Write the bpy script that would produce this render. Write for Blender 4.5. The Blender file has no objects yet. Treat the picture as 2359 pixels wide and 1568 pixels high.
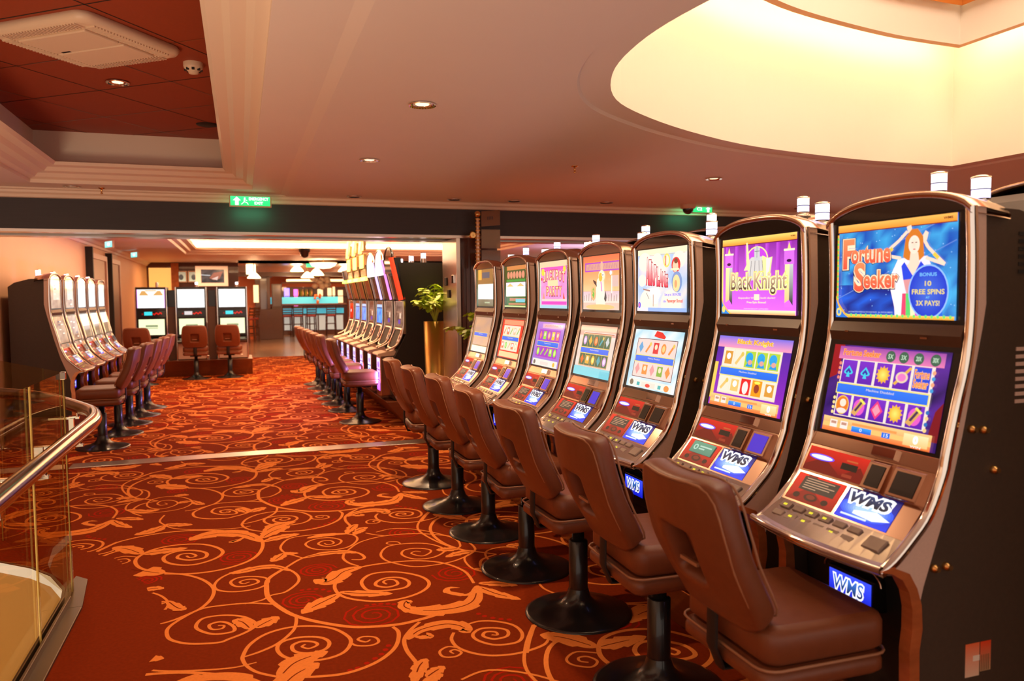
import bpy, math, random
from mathutils import Vector, Matrix
random.seed(7)
PI = math.pi
SC = bpy.context.scene
COL = SC.collection

# ------------------------------------------------------------------ camera
cam_d = bpy.data.cameras.new('camera'); cam = bpy.data.objects.new('camera', cam_d); COL.objects.link(cam)
yaw, pitch, roll = math.radians(19.0757), math.radians(3.2602), math.radians(0.6)
fw = Vector((math.sin(yaw)*math.cos(pitch), math.cos(yaw)*math.cos(pitch), -math.sin(pitch)))
rt0 = Vector((math.cos(yaw), -math.sin(yaw), 0)); up0 = rt0.cross(fw)
rt = rt0*math.cos(roll) - up0*math.sin(roll); up = rt0*math.sin(roll) + up0*math.cos(roll)
m = Matrix((rt, up, -fw)).transposed().to_4x4(); m.translation = Vector((0, 0, 1.55))
cam.matrix_world = m
cam_d.sensor_width = 36; cam_d.lens = 1800/2359*36; cam_d.dof.use_dof = True; cam_d.dof.focus_distance = 4.2; cam_d.dof.aperture_fstop = 3.0; cam_d.clip_start = .05; cam_d.clip_end = 200
SC.camera = cam
SC.view_settings.view_transform = 'Standard'; SC.view_settings.look = 'None'
SC.view_settings.gamma = 1; SC.view_settings.use_curve_mapping = False
SC.view_settings.exposure = 0.0
# ------------------------------------------------------------------ world
W = bpy.data.worlds.new('world'); SC.world = W; W.use_nodes = True
bg = W.node_tree.nodes['Background']; bg.inputs[0].default_value = (1.0, .80, .66, 1); bg.inputs[1].default_value = 1.05
# ------------------------------------------------------------------ lights
def area(name, loc, size, power, color, rot=(0,0,0), size_y=None, spread=PI):
    d = bpy.data.lights.new(name, 'AREA'); d.energy = power; d.color = color; d.size = size
    d.shape = 'RECTANGLE' if size_y else 'DISK'
    if size_y: d.size_y = size_y
    d.spread = spread
    o = bpy.data.objects.new(name, d); o.location = loc; o.rotation_euler = rot; COL.objects.link(o); return o
WARM = (1.0, .56, .27); WARM2 = (1.0, .64, .36)

# ------------------------------------------------------------------ materials
def lin(c):
    c = c/255.0
    return c/12.92 if c <= .04045 else ((c+.055)/1.055)**2.4
def rgb(r, g, b): return (lin(r), lin(g), lin(b), 1)
def mat(name, col, rough=.5, metal=0.0, emis=None, es=0.0, noise=0.0, nscale=30, bump=0.0, coat=0.0, trans=0.0, ior=1.45, stretch=(1,1,1)):
    m = bpy.data.materials.new(name); m.use_nodes = True
    nt = m.node_tree; b = nt.nodes['Principled BSDF']
    b.inputs['Base Color'].default_value = col; b.inputs['Roughness'].default_value = rough
    b.inputs['Metallic'].default_value = metal; b.inputs['Coat Weight'].default_value = coat
    b.inputs['Transmission Weight'].default_value = trans; b.inputs['IOR'].default_value = ior
    if emis: b.inputs['Emission Color'].default_value = emis; b.inputs['Emission Strength'].default_value = es
    if noise or bump:
        tc = nt.nodes.new('ShaderNodeTexCoord'); mp = nt.nodes.new('ShaderNodeMapping')
        mp.inputs['Scale'].default_value = stretch
        n = nt.nodes.new('ShaderNodeTexNoise'); n.inputs['Scale'].default_value = nscale; n.inputs['Detail'].default_value = 5
        nt.links.new(tc.outputs['Object'], mp.inputs[0]); nt.links.new(mp.outputs[0], n.inputs['Vector'])
        if noise:
            mx = nt.nodes.new('ShaderNodeMix'); mx.data_type = 'RGBA'
            mx.inputs[6].default_value = tuple(max(0, c*(1-noise)) for c in col[:3])+(1,)
            mx.inputs[7].default_value = tuple(min(1, c*(1+noise)) for c in col[:3])+(1,)
            nt.links.new(n.outputs[0], mx.inputs[0]); nt.links.new(mx.outputs[2], b.inputs['Base Color'])
        if bump:
            bp = nt.nodes.new('ShaderNodeBump'); bp.inputs['Strength'].default_value = bump; bp.inputs['Distance'].default_value = .004
            nt.links.new(n.outputs[0], bp.inputs['Height']); nt.links.new(bp.outputs[0], b.inputs['Normal'])
    return m
M = {}
M['carpet'] = mat('carpet ground', (.215,.026,.004,1), .95, noise=.25, nscale=60, bump=.5)
M['carpet_line'] = mat('carpet scroll', (.86,.26,.055,1), .95, noise=.12, nscale=80, bump=.4)
M['carpet_red'] = mat('carpet red', (.44,.016,.004,1), .95)
M['ceiling'] = mat('cream ceiling paint', (.82,.70,.62,1), .55, noise=.02, nscale=3)
M['trim'] = mat('cream moulding', (.86,.70,.55,1), .45)
M['redceil'] = mat('rust ceiling panel', (.30,.045,.012,1), .6, noise=.1, nscale=40)
M['white'] = mat('white paint', (.88,.83,.74,1), .5)
M['handrail'] = mat('polished dark steel', (.34,.27,.26,1), .13, 1.0)
M['plastic'] = mat('aged white plastic', (.75,.55,.38,1), .45)
M['wood_o'] = mat('orange veneer', (.62,.22,.04,1), .4, noise=.25, nscale=6, stretch=(1,1,12))
M['wood_d'] = mat('dark wood', (.10,.028,.010,1), .3, noise=.4, nscale=8, stretch=(8,8,1), coat=.3)
M['wood_b'] = mat('plinth wood', (.17,.045,.014,1), .35, noise=.35, nscale=7, stretch=(1,1,8), coat=.3)
M['beam'] = mat('charcoal beam', (.045,.040,.044,1), .45, noise=.15, nscale=4, stretch=(1,1,20))
M['shoe'] = mat('dark floor channel steel', (.22,.18,.15,1), .42, 1.0)
M['steel'] = mat('brushed steel', (.72,.62,.55,1), .28, 1.0, noise=.08, nscale=20, stretch=(30,1,1))
M['chrome'] = mat('chrome', (.86,.80,.74,1), .09, 1.0)
M['bronze'] = mat('warm chrome', (.62,.42,.32,1), .2, 1.0)
M['copper'] = mat('wood effect copper trim', (.72,.20,.06,1), .25, .5, noise=.5, nscale=9, stretch=(1,1,3), coat=.5)
M['brass'] = mat('brass', (.80,.50,.20,1), .25, 1.0)
M['leather'] = mat('brown leather', (.185,.053,.020,1), .40, noise=.12, nscale=25, bump=.25)
M['piping'] = mat('tan piping', (.36,.17,.09,1), .4)
M['black'] = mat('black enamel', (.012,.011,.012,1), .28, coat=.35)
M['black_m'] = mat('matt black', (.014,.012,.011,1), .6)
M['cab'] = mat('brown black cabinet', (.058,.034,.019,1), .55, noise=.2, nscale=90)
M['cabgrey'] = mat('taupe cabinet edge', (.66,.46,.37,1), .45, noise=.08, nscale=120)
M['bezel'] = mat('black bezel', (.015,.014,.016,1), .25, coat=.3)
M['band'] = mat('brown band', (.085,.040,.022,1), .35, noise=.1, nscale=60)
M['archglass'] = mat('smoked arch glass', (.030,.020,.014,1), .08, coat=1)
M['redpanel'] = mat('red panel', (.50,.012,.008,1), .2, emis=(.5,.01,.005,1), es=.25, coat=.6)
M['deck'] = mat('silver deck', (.50,.42,.38,1), .22, .85)
M['button'] = mat('button', (.34,.28,.25,1), .3, .5)
M['yellow_lit'] = mat('lit yellow legend', (.7,.7,.05,1), .3, emis=(.65,.75,.03,1), es=.8)
M['lamp_w'] = mat('lit candle lamp', (.9,.9,1,1), .3, emis=(.92,.90,1.0,1), es=2.6)
M['lamp_b'] = mat('lit blue white lamp', (.8,.8,1,1), .3, emis=(.62,.62,1.0,1), es=1.6)
M['violet'] = mat('violet bezel light', (.6,.5,1,1), .3, emis=(.55,.42,1.0,1), es=2.6)
M['bluewin'] = mat('blue lit slot', (.05,.03,.3,1), .15, emis=(.07,.04,.62,1), es=.9)
M['cove'] = mat('cove lamp tube', (1,.8,.5,1), .5, emis=(1.0,.74,.44,1), es=15)
M['amber'] = mat('amber wall glow panel', (.9,.5,.1,1), .5, emis=(1.0,.55,.14,1), es=.8)
M['down'] = mat('lit downlight', (1,.8,.5,1), .4, emis=(1,.74,.40,1), es=2)
M['glass'] = None
def glass_mat():
    m = bpy.data.materials.new('clear glass'); m.use_nodes = True; nt = m.node_tree
    for n in list(nt.nodes): nt.nodes.remove(n)
    o = nt.nodes.new('ShaderNodeOutputMaterial'); mx = nt.nodes.new('ShaderNodeMixShader')
    t = nt.nodes.new('ShaderNodeBsdfTransparent'); g = nt.nodes.new('ShaderNodeBsdfGlossy'); f = nt.nodes.new('ShaderNodeFresnel')
    t.inputs[0].default_value = (.93,.88,.76,1); g.inputs['Roughness'].default_value = .02; f.inputs[0].default_value = 1.35
    ge = nt.nodes.new('ShaderNodeNewGeometry'); iv = nt.nodes.new('ShaderNodeMath'); iv.operation = 'SUBTRACT'; iv.inputs[0].default_value = 1; nt.links.new(ge.outputs['Backfacing'], iv.inputs[1])
    mu = nt.nodes.new('ShaderNodeMath'); mu.operation = 'MULTIPLY'; nt.links.new(f.outputs[0], mu.inputs[0]); nt.links.new(iv.outputs[0], mu.inputs[1]); f.inputs[0].default_value = 1.3
    nt.links.new(mu.outputs[0], mx.inputs[0]); nt.links.new(t.outputs[0], mx.inputs[1]); nt.links.new(g.outputs[0], mx.inputs[2])
    nt.links.new(mx.outputs[0], o.inputs[0]); return m
M['glass'] = glass_mat()
M['glassedge'] = mat('glass edge', (.75,.62,.22,1), .2, coat=.5)
M['leaf'] = mat('fern green', (.50,.70,.04,1), .5, noise=.3, nscale=30)
M['stem'] = mat('stem green', (.36,.42,.05,1), .5)
M['pot'] = mat('brushed gold planter', (.60,.38,.10,1), .32, .8, noise=.1, nscale=12, stretch=(1,1,.1))
M['tile'] = mat('brown stone tile', (.24,.12,.06,1), .22, noise=.3, nscale=2)
M['wall'] = mat('warm beige wall', (.70,.40,.22,1), .5, noise=.04, nscale=2)
M['door'] = mat('brown door', (.30,.10,.035,1), .4)
M['brick'] = mat('brick', (.42,.14,.05,1), .8, noise=.5, nscale=12)
M['orange'] = mat('orange wall', (.75,.16,.03,1), .5)
M['cyan'] = mat('cyan lit bar front', (.1,.6,.8,1), .3, emis=(.03,.42,.60,1), es=.7)
M['greybar'] = mat('pale lit bar front', (.5,.6,.6,1), .3, emis=(.36,.44,.46,1), es=.55)
M['winered'] = mat('wine red seat', (.35,.03,.02,1), .4)
M['neonv'] = mat('neon violet', (.4,.3,1,1), .4, emis=(.35,.25,1,1), es=2)
M['neonp'] = mat('neon pink', (1,.2,.8,1), .4, emis=(1,.15,.7,1), es=2)
M['warmlit'] = mat('warm lit shelf', (1,.8,.5,1), .4, emis=(1,.72,.38,1), es=1.3)
M['shade'] = mat('glowing lamp shade', (1,.9,.7,1), .4, emis=(1,.78,.45,1), es=3.2)
M['gold'] = mat('gold lit', (.9,.6,.1,1), .25, .4, emis=(1,.62,.05,1), es=.8)
M['yel'] = mat('lit yellow crown', (1,.9,.2,1), .3, emis=(1.0,.86,.22,1), es=1.7)
M['wlit'] = mat('white lit', (1,1,1,1), .3, emis=(1,.97,1,1), es=1.6)
M['redlit'] = mat('red lit', (1,.1,.02,1), .3, emis=(1,.035,.012,1), es=1.6)
M['pinklit'] = mat('pink lit', (1,.3,.9,1), .3, emis=(.85,.30,.9,1), es=1.2)
M['vlit'] = mat('violet lit', (.6,.5,1,1), .3, emis=(.55,.5,1,1), es=1.4)
M['bluelit'] = mat('blue lit', (.2,.4,1,1), .3, emis=(.18,.38,1,1), es=1.3)
M['greyglass'] = mat('grey reel glass', (.30,.24,.22,1), .1, .3, coat=1)
M['mount'] = mat('picture mount', (.95,.90,.92,1), .6)
M['tan'] = mat('cream lower ceiling', (.66,.48,.20,1), .6)
M['smoke_glass'] = mat('dark dome', (.02,.02,.03,1), .05, coat=1)
M['acrylic'] = mat('bronze acrylic sign', (.30,.15,.07,1), .15, trans=.35, coat=.5)
M['limeled'] = mat('lime led', (.4,1,.1,1), .4, emis=(.5,1,.15,1), es=1.6)
M['greenled'] = mat('green led', (.1,1,.3,1), .4, emis=(.05,.9,.25,1), es=2)
def art_mat(name='screen artwork', s=1.0, rough=.12, coat=.2):
    m = bpy.data.materials.new(name); m.use_nodes = True; nt = m.node_tree; b = nt.nodes['Principled BSDF']
    a = nt.nodes.new('ShaderNodeAttribute'); a.attribute_name = 'Col'
    nt.links.new(a.outputs['Color'], b.inputs['Emission Color']); b.inputs['Emission Strength'].default_value = s
    b.inputs['Base Color'].default_value = (.01,.01,.01,1); b.inputs['Roughness'].default_value = rough
    b.inputs['Coat Weight'].default_value = coat
    return m
M['art'] = art_mat(s=1.25)
M['art_bright'] = art_mat('bright lit panel', 1.9, .3, 0)
M['art_soft'] = art_mat('lit panel artwork', 1.15, .5, 0)
for k_ in ('carpet','carpet_line','carpet_red'): M[k_].node_tree.nodes['Principled BSDF'].inputs['Specular IOR Level'].default_value = .05
def print_mat():
    m = bpy.data.materials.new('printed surface'); m.use_nodes = True; nt = m.node_tree; b = nt.nodes['Principled BSDF']
    a = nt.nodes.new('ShaderNodeAttribute'); a.attribute_name = 'Col'
    nt.links.new(a.outputs['Color'], b.inputs['Base Color']); b.inputs['Roughness'].default_value = .4
    return m
M['print'] = print_mat()

# ------------------------------------------------------------------ mesh helpers
class MB:
    def __init__(s): s.v = []; s.f = []; s.m = []; s.mats = []; s.sm = []
    def mi(s, m):
        if m not in s.mats: s.mats.append(m)
        return s.mats.index(m)
    def add(s, vs, fs, m, smooth=False):
        o = len(s.v); k = s.mi(m); s.v += [tuple(p) for p in vs]
        for f in fs: s.f.append(tuple(i+o for i in f)); s.m.append(k); s.sm.append(smooth)
        return s
    def box(s, x0, x1, y0, y1, z0, z1, m):
        vs = [(x,y,z) for z in (z0,z1) for y in (y0,y1) for x in (x0,x1)]
        return s.add(vs, [(0,2,3,1),(4,5,7,6),(0,1,5,4),(2,6,7,3),(0,4,6,2),(1,3,7,5)], m)
    def prism(s, pts, a0, a1, m, axis='y', smooth=False):
        # pts: 2D polygon; axis = extrusion axis. y: pts=(x,z); z: pts=(x,y); x: pts=(y,z)
        def P(p, a):
            return {'y': (p[0], a, p[1]), 'z': (p[0], p[1], a), 'x': (a, p[0], p[1])}[axis]
        n = len(pts); vs = [P(p, a0) for p in pts]+[P(p, a1) for p in pts]
        s.add(vs, [tuple((i, (i+1) % n, n+(i+1) % n, n+i)) for i in range(n)], m, smooth)
        s.add(vs, [tuple(range(n))[::-1], tuple(range(n, 2*n))], m)
        return s
    def lathe(s, prof, m, c=(0,0,0), n=24, axis='z', smooth=True, cap=True):
        vs = []; fs = []
        for r, z in prof:
            for i in range(n):
                a = 2*PI*i/n; x, y = r*math.cos(a), r*math.sin(a)
                p = {'z': (x, y, z), 'x': (z, x, y), 'y': (x, z, y)}[axis]
                vs.append((c[0]+p[0], c[1]+p[1], c[2]+p[2]))
        for j in range(len(prof)-1):
            for i in range(n):
                fs.append((j*n+i, j*n+(i+1) % n, (j+1)*n+(i+1) % n, (j+1)*n+i))
        s.add(vs, fs, m, smooth)
        if cap:
            k = (len(prof)-1)*n
            s.add(vs, [tuple(range(n))[::-1], tuple(range(k, k+n))], m)
        return s
    def cyl(s, c, r, h, m, axis='z', n=20, smooth=True): return s.lathe([(r, 0), (r, h)], m, c, n, axis, smooth)
    def tube(s, path, r, m, n=8, closed=False, flat=None):
        P = [Vector(p) for p in path]; L = len(P); vs = []; fs = []
        up = None
        for i in range(L):
            if closed: t = P[(i+1) % L]-P[i-1]
            else: t = P[min(i+1, L-1)]-P[max(i-1, 0)]
            if t.length < 1e-9: t = Vector((0,0,1))
            t.normalize()
            if up is None:
                a = Vector((0,0,1)) if abs(t.z) < .9 else Vector((1,0,0))
                up = t.cross(a).normalized()
            else:
                up = (up - t*up.dot(t)).normalized()
            b = t.cross(up)
            rr = r[i] if isinstance(r, (list, tuple)) else r
            for k in range(n):
                a = 2*PI*k/n
                vs.append(P[i]+up*(math.cos(a)*rr)+b*(math.sin(a)*rr*(flat or 1)))
        for i in range(L if closed else L-1):
            j = (i+1) % L
            for k in range(n): fs.append((i*n+k, i*n+(k+1) % n, j*n+(k+1) % n, j*n+k))
        s.add(vs, fs, m, True)
        if not closed: s.add(vs, [tuple(range(n))[::-1], tuple(range((L-1)*n, L*n))], m)
        return s
    def build(s, name, parent=None, bevel=0.0, seg=2, loc=None, rot=0.0):
        me = bpy.data.meshes.new(name); me.from_pydata(s.v, [], s.f)
        for m in s.mats: me.materials.append(M[m] if isinstance(m, str) else m)
        me.polygons.foreach_set('material_index', s.m); me.polygons.foreach_set('use_smooth', s.sm)
        me.update()
        o = bpy.data.objects.new(name, me); COL.objects.link(o)
        if parent: o.parent = parent
        if loc: o.location = loc
        if rot: o.rotation_euler = (0, 0, rot)
        if bevel:
            b = o.modifiers.new('bevel', 'BEVEL'); b.width = bevel; b.segments = seg; b.limit_method = 'ANGLE'
        return o
def tag(o, label=None, cat=None, group=None, kind=None):
    if label: o['label'] = label
    if cat: o['category'] = cat
    if group: o['group'] = group
    if kind: o['kind'] = kind
    return o
def thing(name, label, cat, loc=(0,0,0), rot=0, group=None):
    o = bpy.data.objects.new(name, None); o.empty_display_size = .1; COL.objects.link(o)
    o.location = loc; o.rotation_euler = (0, 0, rot); return tag(o, label, cat, group)
def struct(o): o['kind'] = 'structure'; return o
def copy_tree(o, loc=None, rot=None, label=None, group=None):
    kids = [c for c in o.children]
    r = o.copy(); COL.objects.link(r)
    if loc is not None: r.location = loc
    if rot is not None: r.rotation_euler = (0, 0, rot)
    if label: r['label'] = label
    if group: r['group'] = group
    for ch in kids:
        sub = [g for g in ch.children]
        c = ch.copy(); COL.objects.link(c); c.parent = r
        for g in sub:
            d = g.copy(); COL.objects.link(d); d.parent = c
    return r
def catmull(P, k=6, closed=False):
    out = []; n = len(P)
    rng = range(n if closed else n-1)
    for i in rng:
        if closed: p0, p1, p2, p3 = P[i-1], P[i], P[(i+1) % n], P[(i+2) % n]
        else: p0, p1, p2, p3 = P[max(i-1, 0)], P[i], P[i+1], P[min(i+2, n-1)]
        for j in range(k):
            t = j/k
            out.append(tuple(.5*((2*b)+(-a+c)*t+(2*a-5*b+4*c-d)*t*t+(-a+3*b-3*c+d)*t**3) for a, b, c, d in zip(p0, p1, p2, p3)))
    if not closed: out.append(tuple(P[-1]))
    return out

# ------------------------------------------------------------------ flat artwork (screens, signs, labels)
_tc = {}
def text_geo(s, bold=0.0, shear=0.0):
    k = (s, bold, shear)
    if k in _tc: return _tc[k]
    cu = bpy.data.curves.new('t', 'FONT'); cu.body = s; cu.offset = bold; cu.shear = shear; cu.resolution_u = 3
    cu.fill_mode = 'FRONT'
    o = bpy.data.objects.new('t', cu); COL.objects.link(o)
    dg = bpy.context.evaluated_depsgraph_get()
    me = bpy.data.meshes.new_from_object(o.evaluated_get(dg))
    vs = [(v.co.x, v.co.y) for v in me.vertices]; fs = [tuple(p.vertices) for p in me.polygons]
    bpy.data.objects.remove(o); bpy.data.curves.remove(cu); bpy.data.meshes.remove(me)
    _tc[k] = (vs, fs); return _tc[k]
class Art:
    """flat vector picture in u,v (0..1); built as one mesh with corner colours"""
    def __init__(s, asp=1.0): s.v = []; s.f = []; s.c = []; s.asp = asp; s.k = 0
    def face(s, pts, cols, lay=None):
        if lay is None: s.k += 1; lay = s.k
        o = len(s.v); s.v += [(p[0], p[1], lay) for p in pts]; s.f.append(tuple(range(o, o+len(pts))))
        s.c += [c[:3] for c in (cols if isinstance(cols, list) else [cols]*len(pts))]
    def rect(s, u0, v0, u1, v1, c, c2=None):
        # c bottom colour, c2 top colour
        c2 = c2 or c; s.face([(u0,v0),(u1,v0),(u1,v1),(u0,v1)], [c, c, c2, c2])
    def hgrad(s, u0, v0, u1, v1, c, c2): s.face([(u0,v0),(u1,v0),(u1,v1),(u0,v1)], [c, c2, c2, c])
    def poly(s, pts, c): s.face(pts, c)
    def ell(s, u, v, ru, rv, c, n=20, c2=None, a0=0, a1=2*PI):
        if c2:
            s.k += 1
            for i in range(n):
                a, b = a0+(a1-a0)*i/n, a0+(a1-a0)*(i+1)/n
                s.face([(u,v),(u+ru*math.cos(a),v+rv*math.sin(a)),(u+ru*math.cos(b),v+rv*math.sin(b))], [c, c2, c2], s.k)
        else: s.face([(u+ru*math.cos(a0+(a1-a0)*i/n), v+rv*math.sin(a0+(a1-a0)*i/n)) for i in range(n)], c)
    def line(s, pts, w, c, taper=False):
        s.k += 1; n = len(pts)
        for i in range(n-1):
            (x0,y0),(x1,y1) = pts[i], pts[i+1]; dx, dy = (x1-x0)*s.asp, y1-y0; L = math.hypot(dx, dy) or 1
            w0 = w*(1-i/(n-1)) if taper else w; w1 = w*(1-(i+1)/(n-1)) if taper else w
            nx, ny = -dy/L/s.asp, dx/L
            s.face([(x0+nx*w0,y0+ny*w0),(x0-nx*w0,y0-ny*w0),(x1-nx*w1,y1-ny*w1),(x1+nx*w1,y1+ny*w1)], c, s.k)
    def text(s, t, u0, v0, u1, v1, c, bold=0.0, shear=0.0, c2=None):
        vs, fs = text_geo(t, bold, shear)
        xs = [p[0] for p in vs]; ys = [p[1] for p in vs]
        if not xs: return
        ax, bx, ay, by = min(xs), max(xs), min(ys), max(ys); s.k += 1; c2 = c2 or c
        for f in fs:
            P = []; C = []
            for i in f:
                tv = (vs[i][1]-ay)/(by-ay or 1)
                P.append((u0+(vs[i][0]-ax)/(bx-ax or 1)*(u1-u0), v0+tv*(v1-v0)))
                C.append(tuple(c[k]*(1-tv)+c2[k]*tv for k in range(3)))
            s.face(P, C, s.k)
    def otext(s, t, u0, v0, u1, v1, c, oc, bold=.02, out=.05, shear=0, c2=None):
        du = (u1-u0)*.012; dv = (v1-v0)*.05
        s.text(t, u0-du, v0-dv, u1+du, v1+dv, oc, out, shear); s.text(t, u0, v0, u1, v1, c, bold, shear, c2)
    def noise(s, u0, v0, u1, v1, nx, ny, ca, cb, seed=1):
        R = random.Random(seed); s.k += 1
        g = [[R.random() for _ in range(nx+1)] for _ in range(ny+1)]
        for j in range(ny):
            for i in range(nx):
                P = []; C = []
                for (a, b) in ((i,j),(i+1,j),(i+1,j+1),(i,j+1)):
                    P.append((u0+(u1-u0)*a/nx, v0+(v1-v0)*b/ny)); t = g[b][a]
                    C.append(tuple(ca[k]*(1-t)+cb[k]*t for k in range(3)))
                s.face(P, C, s.k)
    def build(s, name, corners, parent=None, mat='art', eps=6e-5, warp=None):
        BL, BR, TR, TL = [Vector(c) for c in corners]
        nrm = (BR-BL).cross(TL-BL).normalized(); vs = []
        for u, v, l in s.v:
            u = min(1, max(0, u)); v = min(1, max(0, v))
            p = (BL*(1-u)+BR*u)*(1-v)+(TL*(1-u)+TR*u)*v + nrm*(.0003+l*eps)
            vs.append(p)
        me = bpy.data.meshes.new(name); me.from_pydata(vs, [], s.f); me.materials.append(M[mat] if isinstance(mat, str) else mat)
        ca = me.color_attributes.new('Col', 'FLOAT_COLOR', 'CORNER'); fl = []
        for c in s.c: fl += [c[0], c[1], c[2], 1.0]
        ca.data.foreach_set('color', fl)
        o = bpy.data.objects.new(name, me); COL.objects.link(o)
        if parent: o.parent = parent
        return o
# ------------------------------------------------------------------ curved slot machine (front towards local +x, floor at z=0, stands on the .30 plinth)
RAIL = [(0,1.79),(-.008,1.64),(-.008,1.465),(.007,1.342),(.037,1.233),(.073,1.087),(.084,1.038),(.132,.931),(.193,.864),(.254,.81),(.302,.785)]
REAR = [(-.06,1.79),(-.068,1.513),(-.055,1.439),(.01,1.144),(.068,.925),(.143,.721),(.172,.613),(.185,.54),(.165,.30)]
def archz(y, w=.285, z0=1.787, h=.068):
    t = min(1, abs(y)/w); return z0 + h*(1-t**2.6)**.62 if t < 1 else z0
FA, FB, FC, FD, FE, FG, FH, FI = (-.012,1.80), (-.012,1.452), (-.004,1.388), (.062,1.072), (.080,1.03), (.125,.94), (.20,.85), (.275,.797)
def strip(b, p, q, y0, y1, m, th=.02):
    # slab lying along p->q, facing the player
    (x0,z0),(x1,z1) = p, q; dx, dz = x1-x0, z1-z0; L = math.hypot(dx, dz); nx, nz = -dz/L, dx/L
    pts = [(x0,z0),(x1,z1),(x1-nx*th,z1-nz*th),(x0-nx*th,z0-nz*th)]
    return b.prism(pts, y0, y1, m, 'y')
def lerp2(p, q, t): return (p[0]+(q[0]-p[0])*t, p[1]+(q[1]-p[1])*t)
def on_face(p, q, a, b, y0, y1, off=.001):
    # four corners BL BR TR TL of a patch between fractions a (top) and b (bottom) of segment p->q
    (x0,z0),(x1,z1) = lerp2(p,q,a), lerp2(p,q,b); dx, dz = q[0]-p[0], q[1]-p[1]; L = math.hypot(dx, dz); nx, nz = -dz/L*off, dx/L*off
    return [(x1+nx,y0,z1+nz),(x1+nx,y1,z1+nz),(x0+nx,y1,z0+nz),(x0+nx,y0,z0+nz)]

def art_wms(a, u0=0, v0=0, u1=1, v1=1):
    U = lambda u: u0+(u1-u0)*u
    V = lambda v: v0+(v1-v0)*v
    a.rect(u0, v0, u1, v1, rgb(20,60,235), rgb(8,10,70))
    for i in range(7):
        a.ell(U(.5), V(.42), (u1-u0)*(.5-.05*i), (v1-v0)*(.34-.03*i), rgb(40+22*i,90+20*i,255), 18)
    a.poly([(U(.30),V(.33)),(U(.70),V(.46)),(U(.98),V(.30)),(U(.70),V(.16)),(U(.30),V(.22))], rgb(250,252,255))
    a.rect(U(.1), V(.10), U(.6), V(.16), rgb(220,235,255))
    a.text('WMS', U(.03), V(.47), U(.91), V(.96), rgb(255,255,255), .13, .12); a.rect(U(.14), V(.56), U(.80), V(.86), rgb(255,255,255))
    a.text('WMS', U(.09), V(.54), U(.85), V(.89), rgb(12,15,22), .045, .12, rgb(25,60,110))

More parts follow.
